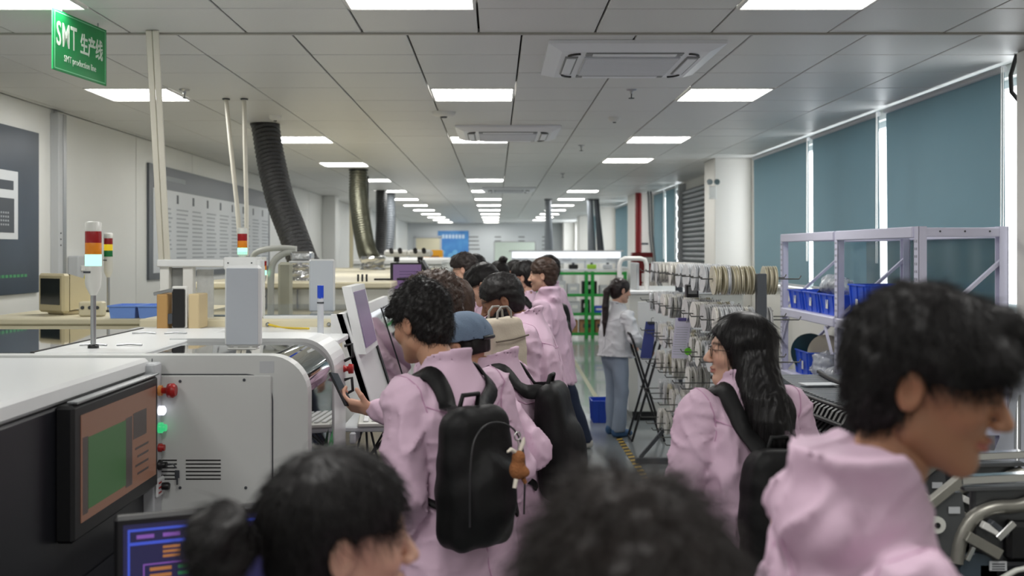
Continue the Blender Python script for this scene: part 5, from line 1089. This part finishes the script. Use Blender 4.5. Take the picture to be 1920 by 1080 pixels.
def ridge(P, freq, seed):
    n = wav(P, freq, seed, 4); return np.maximum(0, 1 - 2.6 * np.abs(n)) ** 1.5
class Person: pass
SEAMP = mat('coat_seam_pink', rgb(196, 152, 182), .7); SEAMW = mat('coat_seam_grey', rgb(176, 180, 186), .7)
def person(label, hx, hy, top, yaw, lean=.06, head=(0, 0, 0), tone='light', fem=False, coat=COATM, L=None, R=None, hair=None, hairm=HAIRK, legs=TBLK, shoes=SHOEK, hem=.80,
           res=.011, hres=.005, seed=1, hood=0.0, collar=True, width=1.0, handL=None, handR=None, step=0.0, hairn=900, stubble=None, side=0.0, hfwd=0.0, lift=0.0, hx_off=0.0):
    o = Person(); rz = math.radians(yaw); fwd = Vector((-math.sin(rz), math.cos(rz), 0)); o.base = Vector((hx, hy, 0)) - fwd * (lean + .03 + hfwd); s = top / 1.75; o.s = s; o.rz = rz; o.lean = lean
    root = empty('person', o.base, rz, label=label, cat='person'); o.root = root; zn = top - .285 - .5 * getattr(hair, 'h', .01) + lift; o.zn = zn; hip = .9 * s; o.hip = hip
    cy = lambda z: lean * max(0, (z - hip) / (zn - hip)) ** 1.25 if z < zn + .2 else lean
    o.cy = cy; W_ = width; sx = side
    rows = [(z, sx * max(0, (z - hip) / (zn - hip)), cy(z), a * W_, b * W_) for z, a, b in ((hem, .235, .185), (hip, .205, .158), (1.1 * s, .182, .136), (zn - .17, .186, .130), (zn - .09, .176, .114), (zn - .035, .120, .092), (zn + .02, .072, .072))]
    sh = {'L': (-.178 * W_ + sx, cy(zn - .08), zn - .085), 'R': (.178 * W_ + sx, cy(zn - .08), zn - .085)}; o.sh = sh
    arms = {}
    for k, sg, v in (('L', -1, L), ('R', 1, R)):
        if v is None: v = ((sg * .272 * W_, cy(1.12 * s) - .03, zn - .35), (sg * .265 * W_, cy(.95 * s) + .07, zn - .59))
        arms[k] = v
    o.arms = arms
    nz = seed * 13
    def cf(P):
        d = loft(P, rows, .012, 2.25)
        tor = wav(P, (20, 20, 6), nz, 4) * .006 + wav(P, (10, 10, 13), nz + 5, 4) * .006 - ridge(P, (15, 15, 8), nz + 8) * .012 - ridge(P, (20, 20, 24), nz + 9) * .007
        d = d + tor * np.clip((zn - .0 - P[..., 2]) / .14, .1, 1)
        for k in ('L', 'R'):
            S = sh[k]; E, Wr = arms[k]; a = smin(rcone(P, S, E, .070 * W_, .060 * W_), rcone(P, E, Wr, .060 * W_, .045 * W_), .022)
            a = a + .004 * wav(P, (26, 26, 34), nz + 11, 4) - ridge(P, (20, 20, 30), nz + 12 + ord(k)) * .011 - ridge(P, (30, 30, 44), nz + 13) * .005; d = smin(d, a, .009)
        if collar:
            hc = (.01 * 0 + sx, lean + .004, 0)
            cr = loft(P, [(zn - .03, sx, lean * .97, .080, .076), (zn + .025, sx, lean + .0, .068, .068), (zn + .062, sx, lean + .004, .076, .078)], .004)
            tilt = (P[..., 1] - lean) * .35; cr = np.maximum(np.abs(cr) - .006, np.maximum(zn - .02 - P[..., 2], P[..., 2] - (zn + .045 - tilt)))
            d = smin(d, cr, .012)
        if hood:
            d = smin(d, ell(P, (sx, lean - .078, zn - .02), (.10 * (1 + hood * .2), .032 + .02 * hood, .06)) + .005 * wav(P, 34, nz + 3, 4) - .014 * ridge(P, (26, 26, 20), nz + 30), .02)
            ring = np.abs(loft(P, [(zn - .05, sx, lean - .002, .090, .080), (zn + .03, sx, lean - .008, .084, .076), (zn + .03 + .07 * hood, sx, lean - .012, .096, .088)], .004)) - .010 - .003 * wav(P, 30, nz + 4, 4) - .012 * ridge(P, (24, 24, 22), nz + 31)
            ring = np.maximum(ring, P[..., 1] - lean - .085 + np.maximum(0, P[..., 2] - zn) * .8); d = smin(d, ring, .03)
        return d
    o.cf = cf
    ext = [sh['L'], sh['R']] + [p for k in arms for p in arms[k]]; lo = np.min(np.array(ext), 0) - .11; hi = np.max(np.array(ext), 0) + .11; lo = np.minimum(lo, (-.32 * W_, min(0, lean) - .25 * W_, hem - .03)); hi = np.maximum(hi, (.32 * W_, max(0, lean) + .25 * W_, zn + .12))
    V, Q = surfnet(cf, lo, hi, res); o.coat = link('coat', np_mesh('coat', V, Q), coat, root)
    if res < .0125:
        sm = SEAMW if coat is WCOAT else SEAMP; tz = zn - .13
        strap(o, root, [(sx, -.2 + cy(z), z) for z in np.linspace(zn - .05, hem + .05, 6)], .004, 'back_seam', sm, .0005, 30, .0012)
        strap(o, root, [(-.16 + sx, cy(tz) - .07, tz + .03), (-.08 + sx, cy(tz) - .13, tz), (sx, cy(tz) - .14, tz - .005), (.08 + sx, cy(tz) - .13, tz), (.16 + sx, cy(tz) - .07, tz + .03)], .004, 'yoke_seam', sm, .0005, 30, .0012)
        for sg, k in ((-1, 'L'), (1, 'R')):
            S = np.array(sh[k]); strap(o, root, [S + np.array((-sg * .012 + sg * .02 * math.sin(a), .085 * math.cos(a), .085 * math.sin(a))) for a in np.linspace(-1.2, 4.3, 12)], .004, 'sleeve_seam', sm, .0005, 40, .0012)
    # trousers
    foot = {'L': (-.10 * s, .03 + step * .5, .07), 'R': (.10 * s, -.02 - step * .5, .07)}
    def tf(P):
        d = ell(P, (0, 0, .88 * s), (.165 * W_, .115 * W_, .14))
        for k in ('L', 'R'):
            fx, fy, fz = foot[k]; kn = ((fx + (-.09 if k == 'L' else .09)) / 2, fy * .5 + .03, .50 * s); hp = (-.09 * W_ if k == 'L' else .09 * W_, 0, .86 * s)
            d = smin(d, smin(rcone(P, hp, kn, .090 * W_, .072), rcone(P, kn, (fx, fy, fz), .072, .064), .03), .03)
        return np.maximum(d + .006 * wav(P, (24, 24, 16), nz + 20, 4), .05 - P[..., 2])
    V, Q = surfnet(tf, (-.3, -.35 - abs(step) * .6, .02), (.3, .35 + abs(step) * .6, 1.05 * s), max(.018, res)); link('trousers', np_mesh('trousers', V, Q), legs, root)
    for k in ('L', 'R'):
        fx, fy, fz = foot[k]
        f = lambda P: np.maximum(smin(ell(P, (fx, fy + .07, .03), (.045, .10, .042)), ell(P, (fx, fy - .02, .045), (.040, .06, .055)), .03), .002 - P[..., 2])
        V, Q = surfnet(f, (fx - .08, fy - .13, -.01), (fx + .08, fy + .22, .13), .012); link('shoe', np_mesh('shoe', V, Q), shoes, root)
    # body: head with neck, arms and hands in one mesh
    R_ = rotm(*[math.radians(a) for a in head]); hc = np.array((sx + hx_off, lean + .03 + hfwd, top - .116 - .8 * getattr(hair, 'h', .01)), np.float32); o.R = R_; o.hc = hc
    V, Q = head_mesh(fem, hres); tc = np.array([lin(t) for t in TONES[tone]], np.float32); parts = [(V @ R_.T + hc, Q, head_col(V, tone, stubble=stubble))]
    hb = R_ @ np.array((0, -.024, -.085), np.float32) + hc; nb = np.array((sx, lean - .004, zn - .04), np.float32); nk = .049 if fem else .055
    v, q = surfnet(lambda P: smin(rcone(P, hb, nb, nk, nk + .004), rcone(P, nb, (sx, lean - .01, zn - .09), nk + .004, .07), .03), np.minimum(hb, nb) - .12, np.maximum(hb, nb) + .1, .011); parts.append((v, q, tc))
    for k, hd in (('L', handL), ('R', handR)):
        S = sh[k]; E, Wr = [np.array(p, np.float32) for p in arms[k]]
        fa = lambda P: smin(rcone(P, S, E, .045, .038), rcone(P, E, Wr, .038, .026), .02)
        pts = np.array([S, E, Wr]); v, q = surfnet(fa, pts.min(0) - .06, pts.max(0) + .06, .02); parts.append((v, q, tc))
        hd = hd or dict(curl=.45); d = Wr - E; d /= np.linalg.norm(d)
        yv = np.array(hd.get('dir', d), np.float32); yv /= np.linalg.norm(yv); pn = np.array(hd.get('palm', (1, 0, 0) if k == 'L' else (-1, 0, 0)), np.float32); zv = -(pn - yv * (pn @ yv)); zv /= np.linalg.norm(zv); xv = np.cross(yv, zv)
        v, q = hand_mesh(hd.get('curl', .45), hd.get('thumb', .5), .0042 if hd.get('fine') else .0065)
        flip = hd.get('flip', 1 if k == 'L' else -1); v2 = v.copy(); v2[:, 0] *= flip; q2 = q if flip > 0 else q[:, ::-1]; B_ = np.stack([xv, yv, zv], 1); o.hand = (Wr + yv * .03, B_)
        parts.append((v2 @ B_.T + Wr + yv * .03, q2, tc * (1.0, .92, .9)))
    V, Q, C = cat_mesh(parts); link('body', np_mesh('body', V, Q, C), SKIN, root)
    # hair
    if hair: hair(o, hairm, hres, seed, hairn)
    return o
def place_hair(o, V, Q, m, name='hair'):
    return link(name, np_mesh(name, V @ o.R.T + o.hc, Q), m, o.root)
def hair_std(t=.018, amp=.005, freq=70, nape=-.075, top=0., fringe=0., curl=.0, L=.03, rad=.0007, lift=.3, extra=None, low=True, lo=None, n=None, down=.6, crown=(0, -.045, .12), zmin=-9):
    def g(o, m, h, seed, hn):
        f0 = lambda P: hair_sdf(P, t, amp, freq, seed, nape, top, low, fringe)
        f = (lambda P: extra(P, f0(P))) if extra else f0
        V, Q = surfnet(f, lo or (-.14, -.19, -.15), (.14, .16, .20), h)
        Vs, Qs = strands(V, Q, f, n or hn, L, seed, curl, rad, down, lift, crown, zmin=zmin)
        place_hair(o, np.concatenate([V, Vs]), np.concatenate([Q, Qs + len(V)]), m)
    g.h = t + top; return g
def strap(o, root, pts, width, name, m, off=.006, n=36, th=.008, free=False):
    P = spline(pts, n); f = o.cf
    wt = np.clip((np.arange(n) - 2) / 6, 0, 1) if free else np.ones(n)
    for _ in range(6):
        g = grad(f, P, .01); d = f(P); P = P - g * ((d - off) * wt)[:, None]
    for _ in range(2): P[1:-1] = (P[:-2] + P[1:-1] * 2 + P[2:]) / 4
    N = grad(f, P, .02); T = np.gradient(P, axis=0); T /= np.linalg.norm(T, axis=1, keepdims=True); X = np.cross(T, N); X /= np.linalg.norm(X, axis=1, keepdims=True)
    w = width / 2; ring = [P - X * w, P - X * w * .9 + N * th, P + X * w * .9 + N * th, P + X * w]; k = len(P)
    V = np.stack(ring, 1).reshape(-1, 3); Q = []
    for i in range(k - 1):
        for j in range(4): Q.append((i * 4 + j, i * 4 + (j + 1) % 4, i * 4 + 4 + (j + 1) % 4, i * 4 + 4 + j))
    V = V - np.array(root['off'] if 'off' in root else (0, 0, 0), np.float32); return link(name, np_mesh(name, V, np.array(Q)), m, root)
def backpack(o, label, c, size, m, rad=.05, cat='backpack', straps=True, tilt=0., bulge=.02, seed=1, yawoff=0., res=.009, sw=.058, front=True, handle=True):
    """c: centre of pack in the wearer's frame"""
    base = np.array((c[0], c[1], c[2] - size[2] / 2)); w = Matrix.Rotation(o.rz, 3, 'Z') @ Vector(base)
    r = empty('backpack', o.base + w, o.rz, label=label, cat=cat); r['off'] = [float(v) for v in base]
    R = np.array(Matrix.Rotation(yawoff, 3, 'Z') @ Matrix.Rotation(tilt, 3, 'X'), np.float32); cc = np.array((0, 0, size[2] / 2))
    hx, hy, hz = size[0] / 2, size[1] / 2, size[2] / 2
    def f(P):
        q = (P - cc.astype(np.float32)) @ R; zt = np.clip(q[..., 2] / hz, -1, 1); q2 = q.copy(); q2[..., 0] = q[..., 0] / (1 - .14 * np.maximum(0, zt) ** 2 - .05 * np.maximum(0, -zt)); q2[..., 1] = q[..., 1] / (1 - .30 * np.maximum(0, zt)) 
        d = rbox(q2, (0, 0, 0), (hx, hy, hz), rad); d = smin(d, ell(q, (0, -hy * .8, -hz * .25), (hx * .82, hy * .55 + bulge, hz * .62)), .025) if front else d
        return d + .0035 * wav(P, 30, seed, 4)
    M = max(size) * .5 + .06; V, Q = surfnet(f, (-hx - .05, -hy - .09, -.03), (hx + .05, hy + .06, size[2] + .04), res); link('pack', np_mesh('pack', V, Q), m, r)
    o.pack = (f, base)
    if straps:
        zn = o.zn; ly = o.cy(zn - .1)
        for sg, nm in ((-1, 'L'), (1, 'R')):
            top = (c[0] + sg * .05, c[1] + hy * .4, c[2] + hz * .86); sx = sg * .105
            pts = [top, (sx * .95, ly - .10, zn - .07), (sx, ly - .02, zn - .005), (sx * 1.05, ly + .10, zn - .10), (sx * 1.25, ly + .13, zn - .24), (sg * .20, o.cy(zn - .33) + .04, zn - .36), (sg * .15, c[1] + hy * .8, c[2] - hz * .6)]
            strap(o, r, pts[:6], sw, 'strap', m, free=True); strap(o, r, pts[5:] + [(sg * .12, c[1] + hy * .8, c[2] - hz * .75)], sw * .4, 'lower_strap', m, n=12)
    if handle:
        h = MB(); h.tube([(-.035, hy * .5, size[2] - .02), (-.03, hy * .3, size[2] + .03), (.03, hy * .3, size[2] + .03), (.035, hy * .5, size[2] - .02)], .008, 6); h.build('top_handle', m, r)
    return r
def glasses(o, m=None):
    g = MB(); m = m or mat('spectacle_wire', rgb(70, 62, 58), .3, metal=.7)
    def T(p): return Vector((o.R @ np.array(p, np.float32)) + o.hc)
    for s in (-1, 1):
        g.tube([T((s * .033 + .023 * math.cos(a), .098, .002 + .019 * math.sin(a))) for a in np.linspace(0, 6.28, 18)[:-1]], .0013, 5, closed=True); g.tube([T((s * .056, .097, .008)), T((s * .076, .06, .008)), T((s * .081, -.005, .006))], .0013, 5)
    g.tube([T((-.010, .099, .004)), T((0, .102, .006)), T((.010, .099, .004))], .0013, 5); g.build('spectacles', m, o.root)
PACKK = mat('backpack_black', rgb(15, 15, 16), .55, bump=.4, bscale=14, spec=.25); PACKB = mat('backpack_beige', rgb(196, 184, 166), .7, bump=.15, bscale=90); GOLD = mat('gold_zip', rgb(206, 170, 92), .28, metal=1.0)
messy = hair_std(.010, .007, 70, -.09, .016, .010, .005, .028, .0009, .45); short = hair_std(.013, .003, 60, -.085, .012, .0, 0, .025, .0007, .25); shortf = hair_std(.017, .005, 60, -.085, .014, .015, 0, .03, .0007, .35); buzz = hair_std(.008, .002, 80, -.075, .004, 0, 0, .012, .0005, .4)
# --- man with black backpack, nearest of the group on the left
p1 = person('man with messy black hair in pink coat, nearest of the left group', -.246, 3.30, 1.745, 42, .05, (8, 14, 0), 'tan', hair=messy, hfwd=.11, lift=.03, res=.009, hres=.0042, seed=1, hairn=2600, hem=.78,
            L=((-.222, -.02, 1.10), (-.225, .07, .86)), R=((.262, .02, 1.12), (.25, .10, .88)), width=1.0)
b1 = backpack(p1, 'black backpack with a plush charm worn by the nearest man of the group', (-.105, -.205, 1.185), (.255, .14, .42), PACKK, .06, seed=3)
def zip_line(r, pts, m, name, rad=.003): MB().tube(spline(pts, 30), rad, 5).build(name, m, r)
zip_line(b1, [(-.105, -.098, .10), (-.105, -.10, .26), (-.075, -.09, .35), (0, -.08, .38), (.075, -.09, .35), (.105, -.10, .26), (.105, -.098, .10)], mat('zip_black', rgb(44, 44, 46), .35), 'zipper')
# plush charm hanging on the pack
wpos = b1.matrix_basis @ Vector((.035, -.145, .25)); pl = empty('plush_charm', wpos, p1.rz, label='small brown plush animal charm hanging on the black backpack', cat='plush toy')
PLB = mat('plush_brown', rgb(150, 96, 56), .9, bump=.6, bscale=180); PLW = mat('plush_cream', rgb(222, 214, 200), .9)
V, Q = surfnet(lambda P: smin(smin(ell(P, (0, 0, 0), (.026, .022, .03)), ell(P, (.0, -.004, .036), (.02, .019, .019)), .012), ell(P, (.014, -.016, -.008), (.014, .014, .014)), .01), (-.05, -.05, -.05), (.05, .05, .07), .004); link('body', np_mesh('body', V, Q), PLB, pl)
m_ = MB(); m_.tube([(-.008, 0, .05), (-.03, -.004, .062), (-.044, -.004, .056)], [.006, .006, .003], 6); m_.build('ear', PLW, pl); MB().tube([(.008, 0, .05), (.018, -.004, .075), (.022, -.004, .09)], [.006, .007, .003], 6).build('ear', PLW, pl); MB().tube([(-.01, -.005, -.025), (-.018, -.006, -.05)], [.007, .006], 6).build('leg', PLW, pl); MB().tube([(.012, -.01, -.025), (.02, -.012, -.04)], [.007, .006], 6).build('leg', PLB, pl)
MB().tube([(.012 * math.cos(a), 0, .095 + .012 * math.sin(a)) for a in np.linspace(0, 6.28, 14)[:-1]], .0022, 5, closed=True).build('ring', CHROME, pl); MB().tube([(0, 0, .05), (.004, 0, .07), (0, 0, .084)], .002, 5).build('chain', CHROME, pl)
# --- phone holder just beyond
p2 = person('man with brown curly hair holding up a phone, behind the nearest man', -.256, 4.15, 1.762, 80, .06, (0, 10, 0), 'light', hair=hair_std(.017, .008, 75, -.085, .012, .012, .006, .03, .0009, .5), hairm=HAIRB, res=.010, hres=.006, seed=2,
            L=((-.235, .08, 1.17), (-.20, .27, 1.21)), handL=dict(curl=.62, thumb=.35, fine=True, dir=(-.05, .9, .18), palm=(.62, .0, .78)))
hw, hB = p2.hand if False else (None, None)
Mz = Matrix.Rotation(p2.rz, 3, 'Z'); wrist = p2.base + Mz @ Vector((-.20, .27, 1.21)); ph = empty('phone', wrist + Mz @ Vector((-.005, .135, .045)), p2.rz, label='dark phone held up over the machine', cat='phone')
Rp = Matrix.Rotation(math.radians(-32), 3, 'X') @ Matrix.Rotation(math.radians(12), 3, 'Y'); MB().box(Rp @ Vector((0, 0, .045)), (.074, .009, .155), .003, Rp).build('case', BLACK, ph); MB().box(Rp @ Vector((0, -.0052, .045)), (.068, .001, .148), 0, Rp).build('screen', mat('phone_screen', rgb(46, 50, 60), .08), ph)
# --- man with the grey-blue cap
def cap_hair(o, m, h, seed, hn):
    f = lambda P: hair_sdf(P, .003, .002, 60, seed, -.035, 0, True, 0.); V, Q = surfnet(f, (-.13, -.16, -.13), (.13, .14, .15), h); place_hair(o, V, Q, m)
    def c(P):
        d = ell(P, (0, -.014, .036), (.094, .117, .102)); i = ell(P, (0, -.014, .03), (.087, .110, .097)); d = smax(d, -i, .003); d = smax(d, .026 + (P[..., 1]) * .10 - P[..., 2], .004); return d + .0012 * wav(P, 60, 4, 4)
    V, Q = surfnet(c, (-.13, -.16, -.02), (.13, .14, .16), .0042); place_hair(o, V, Q, mat('cap_slate_blue', rgb(104, 122, 144), .8, bump=.2, bscale=200), 'cap')
    st = MB(); st.tube([Vector(o.R @ np.array((.094 * math.sin(a), -.012 - .115 * math.cos(a), .018), np.float32) + o.hc) for a in np.linspace(-.5, .5, 8)], .009, 6); st.build('cap_strap', BLACK, o.root)
p3 = person('man in a slate blue cap and pink coat with black backpack, leaning towards the machine', -.124, 3.80, 1.605, 74, .06, (-8, 14, 0), 'tan', hair=cap_hair, hfwd=.11, lift=.11, res=.0095, hres=.005, seed=3, legs=TGRY, hem=.74,
            L=((-.25, -.13, 1.15), (-.2, .10, 1.03)), R=((.26, .0, 1.1), (.2, .2, 1.0)))
glasses(p3, BLACK)
b3 = backpack(p3, 'black backpack worn by the man in the slate blue cap', (.01, -.165, 1.15), (.27, .13, .42), PACKK, .055, seed=5, tilt=-.10)
# --- man with the beige pack
p4 = person('man with short brown hair and pink collar carrying a beige pack', -.205, 4.62, 1.722, 50, .10, (10, 14, 0), 'light', hair=hair_std(.010, .0025, 70, -.09, .006, 0, 0, .014, .0006, .4), hairm=HAIRB, res=.012, hres=.006, seed=4, hem=.72)
b4 = backpack(p4, 'large beige roll-top backpack with loop handles', (-.02, -.185, 1.405), (.25, .13, .30), PACKB, .03, seed=7, bulge=-.03, front=False, handle=False, sw=.05)
m_ = MB(); m_.tube([(-.112, -.068, .205), (0, -.073, .21), (.112, -.068, .222)], .004, 5); m_.build('flap_seam', mat('seam_taupe', rgb(110, 100, 88), .8), b4)
for yy in (-.02, .03): MB().tube([(-.05, yy, .29), (-.045, yy, .33), (-.02, yy, .35), (.02, yy, .35), (.045, yy, .33), (.05, yy, .29)], .0055, 6).build('loop_handle', mat('handle_grey', rgb(150, 146, 140), .7), b4)
MB().box((.127, -.0, .15), (.004, .05, .08), .001).build('side_label', DGREY, b4)
# --- bearded man
def beard(o):
    f = lambda P: smax(smax(head_sdf(P) - .009 + .002 * wav(P, 150, 5, 4), P[..., 2] + .034 + np.clip((.03 - P[..., 1]) * .0, 0, 1), .006), np.maximum(-.128 - P[..., 2], -.008 - P[..., 1]), .004)
    def f2(P): d = f(P); d = smax(d, -ell(P, (0, .10, -.064), (.021, .03, .0095)), .003); d = smax(d, -ell(P, (0, .11, -.03), (.034, .05, .018)), .004); A = np.abs(P[..., 0]); return smax(d, -ell(np.stack([A, P[..., 1], P[..., 2]], -1), (.045, .075, -.02), (.03, .035, .03)), .006)
    V, Q = surfnet(f2, (-.1, -.03, -.14), (.1, .13, .0), .005); place_hair(o, V, Q, HAIRK, 'beard')
p5 = person('bearded man with short black hair in pink coat looking down', .030, 4.92, 1.735, 80, .08, (12, 22, 0), 'brown', hfwd=.10, lift=.08, hair=hair_std(.013, .0035, 80, -.08, .008, 0, .003, .016, .0007, .4), res=.0115, hres=.0055, seed=5, hem=.70, L=((-.23, .06, 1.15), (-.16, .24, 1.02)), hx_off=0)
beard(p5)
# --- farther members of the group
p6 = person('young man with brown hair in a pink hooded coat, profile to the left', .372, 7.85, 1.792, 72, .05, (6, 2, 0), 'fair', hair=hair_std(.013, .005, 55, -.085, .014, 0, .002, .028, .0008, .5), hairm=HAIRB, res=.014, hres=.0065, seed=6, hood=.5, legs=JEAN, shoes=SHOEW, hem=.82, stubble=(90, 66, 50), hairn=500)
p7 = person('dark-haired man in pink coat and jeans walking behind the hooded young man', .50, 9.45, 1.805, 60, .04, (0, 4, 0), 'tan', hair=short, res=.018, hres=.007, seed=7, width=.96, legs=JEAN, shoes=SHOEW, hem=.66, step=.5, hairn=300)
p8 = person('tall man with brown hair and spectacles in pink coat beside the far machine', -.27, 8.55, 1.83, 58, .06, (18, 6, 0), 'fair', hair=shortf, hairm=HAIRD, res=.015, hres=.0065, seed=8, hairn=500); glasses(p8, BLACK)
p8b = person('man whose dark hair shows just behind the tall man with spectacles', -.19, 9.3, 1.815, 40, .04, (0, 0, 0), 'tan', hair=short, res=.02, hres=.008, seed=18, hairn=200)
p9 = person('black-haired person with glasses looking down, behind the bearded man', -.078, 6.5, 1.762, 78, .12, (0, 22, 0), 'light', hair=hair_std(.018, .004, 50, -.09, .01, .012, 0, .03, .0007, .25), res=.015, hres=.0065, seed=9, hairn=500, fem=True); glasses(p9, BLACK)
def bun_top(P, d): return smin(d, ell(P, (0, -.075, .135), (.045, .045, .04)) + .004 * wav(P, 70, 4, 4), .012)
p10 = person('woman with black hair tied in a high bun among the far group', .03, 10.05, 1.75, 35, .05, (10, 4, 0), 'light', fem=True, hair=hair_std(.014, .003, 60, -.085, 0, 0, 0, .02, .0007, .3, extra=bun_top), res=.018, hres=.007, seed=10, hairn=300)
p11 = person('woman with tied-back black hair facing left in the far group', .20, 10.75, 1.752, 74, .06, (0, 4, 0), 'light', fem=True, hair=hair_std(.012, .002, 50, -.09, 0, 0, 0, .02, .0006, .2), res=.018, hres=.007, seed=11, hairn=300)
p12 = person('young man with black hair and a small black backpack in the far group', .253, 8.6, 1.76, 50, .06, (16, 6, 0), 'light', hair=hair_std(.02, .004, 50, -.085, .012, .015, 0, .03, .0007, .3), res=.016, hres=.0065, seed=12, hairn=400)
backpack(p12, 'black backpack worn by the young man in the far group', (.01, -.24, 1.2), (.29, .15, .42), PACKK, .05, seed=8, res=.016)
# --- worker in white by the reel rack
def pony(P, d):
    q = [(0, -.115, .035), (0, -.155, -.03), (.0, -.15, -.18), (-.0, -.13, -.34), (-.0, -.12, -.47)]; r = [.022, .034, .034, .028, .012]
    for i in range(4): d = smin(d, rcone(P, q[i], q[i + 1], r[i], r[i + 1]), .012)
    return d + .0025 * wav(P, (150, 150, 10), 3, 5)
PONYM = mat('hair_ponytail', rgb(36, 26, 24), .38, var=.3, vscale=30, stretch=(1, 1, .1))
pw = person('worker in white jacket and pale trousers with a long ponytail by the reel rack', 1.262, 10.04, 1.576, -62, .04, (-6, 8, 0), 'light', fem=True, coat=WCOAT, legs=TPALE, shoes=SHOEB, hem=.80, res=.012, hres=.006, seed=13,
            hair=hair_std(.010, .002, 50, -.08, 0, 0, 0, .02, .0006, .2, extra=pony, lo=(-.14, -.2, -.52), low=False, n=500), hairm=PONYM, width=.94, R=((.30, .03, .99), (.20, .235, .90)), L=((-.26, .06, 1.0), (-.18, .24, .92)), handR=dict(curl=.6, fine=True, palm=(-.3, 0, -1)), handL=dict(curl=.6, palm=(.3, 0, -1)))
wb_ = MB(); E_ = Vector((.22, .19, .914)); wb_.tube([E_, E_ + Vector((-.02, .045, -.012))], .056, 16); wb_.build('wristband', mat('band_blue', rgb(70, 130, 200), .5), pw.root)
# --- young woman with long hair, right of the aisle
def curtain(P, d):
    rows = [(-.36, -.168, -.085, .034, .055), (-.28, -.165, -.082, .046, .066), (-.20, -.150, -.075, .062, .070), (-.13, -.112, -.065, .080, .076), (-.07, -.050, -.052, .092, .078), (.02, 0, -.03, .088, .086), (.06, 0, -.02, .087, .098)]
    q = loft(P, rows, .02) + .003 * wav(P, (130, 130, 5), 6, 6); A = P.copy(); A[..., 0] = np.abs(P[..., 0]); q = smin(q, rcone(A, (.076, .02, .03), (.080, .012, -.13), .020, .012) + .002 * wav(P, (140, 140, 6), 8, 4), .02); d = smin(d, q, .02)
    return smax(d, -ell(P, (0, .14, -.06), (.082, .118, .13)), .01)
LONGM = mat('hair_long_black', rgb(18, 16, 17), .40, var=.2, vscale=40, stretch=(1, 1, .06), spec=.28)
p13 = person('young woman with long black hair and spectacles in pink coat looking left', .825, 3.36, 1.64, 18, .02, (66, -2, 0), 'light', fem=True, lift=.06, hair=hair_std(.013, .0015, 40, -.1, .004, 0, 0, .07, .0007, .05, extra=curtain, lo=(-.24, -.2, -.40), low=False, n=1800, down=1.6), hairm=LONGM, res=.0095, hres=.0042, seed=14, width=.98,
             L=((-.265, -.01, 1.02), (-.20, .09, .80)), R=((.26, .0, 1.02), (.22, .10, .80)), hem=.72)
glasses(p13)
b13 = backpack(p13, 'black backpack with gold zips worn by the young woman with long hair', (-.02, -.235, 1.02), (.28, .15, .44), PACKK, .05, seed=9, bulge=.0)
zip_line(b13, [(-.085, -.122, .04), (-.09, -.122, .20), (-.065, -.122, .285), (-.01, -.122, .30), (.05, -.118, .30), (.09, -.11, .28)], GOLD, 'gold_zipper', .0035); zip_line(b13, [(-.075, -.125, .215), (.0, -.127, .213), (.07, -.12, .21)], GOLD, 'gold_zipper', .003); zip_line(b13, [(-.118, -.105, .02), (-.116, -.105, .27)], GOLD, 'gold_zipper', .003); MB().box((-.112, -.115, .27), (.016, .008, .05), .003).build('gold_pull', GOLD, b13); MB().box((-.055, -.133, .2), (.012, .006, .03), .002).build('gold_pull', GOLD, b13)
# --- man on the right, close to the viewpoint
p14 = person('black-haired man in pink hooded coat in the right foreground, looking down', .640, 1.47, 1.79, -84, .035, (-38, 12, 0), 'olive', hfwd=.07, lift=-.01, hair=hair_std(.018, .006, 50, -.09, .008, .012, .002, .04, .0006, .3, n=6000), res=.0085, hres=.0036, seed=15, hood=.6, collar=True, width=.90,
             R=((.235, -.03, 1.13), (.225, .06, .90)), L=((-.235, -.02, 1.12), (-.22, .08, .92)))
# --- woman with the bun at the bottom
def bun_back(P, d): return smin(d, ell(P, (0, -.175, .005), (.06, .05, .055)) + .008 * wav(P, 60, 9, 5), .015)
p15 = person('woman with black hair in a low bun in the foreground, face turned right', -.232, 1.50, 1.545, -72, .02, (0, 2, 0), 'light', fem=True, hair=hair_std(.012, .002, 45, -.08, .006, 0, .001, .05, .0006, .15, extra=bun_back, lo=(-.14, -.27, -.15), n=4500), res=.011, hres=.0036, seed=16)
# --- head in the centre foreground
p16 = person('person with thick dark hair, only the head top showing at bottom centre', .13, .98, 1.615, 8, .03, (0, 4, 0), 'light', hair=hair_std(.026, .009, 55, -.085, .012, .015, .004, .05, .0007, .6, n=6000), hairm=HAIRD, res=.012, hres=.005, seed=17)
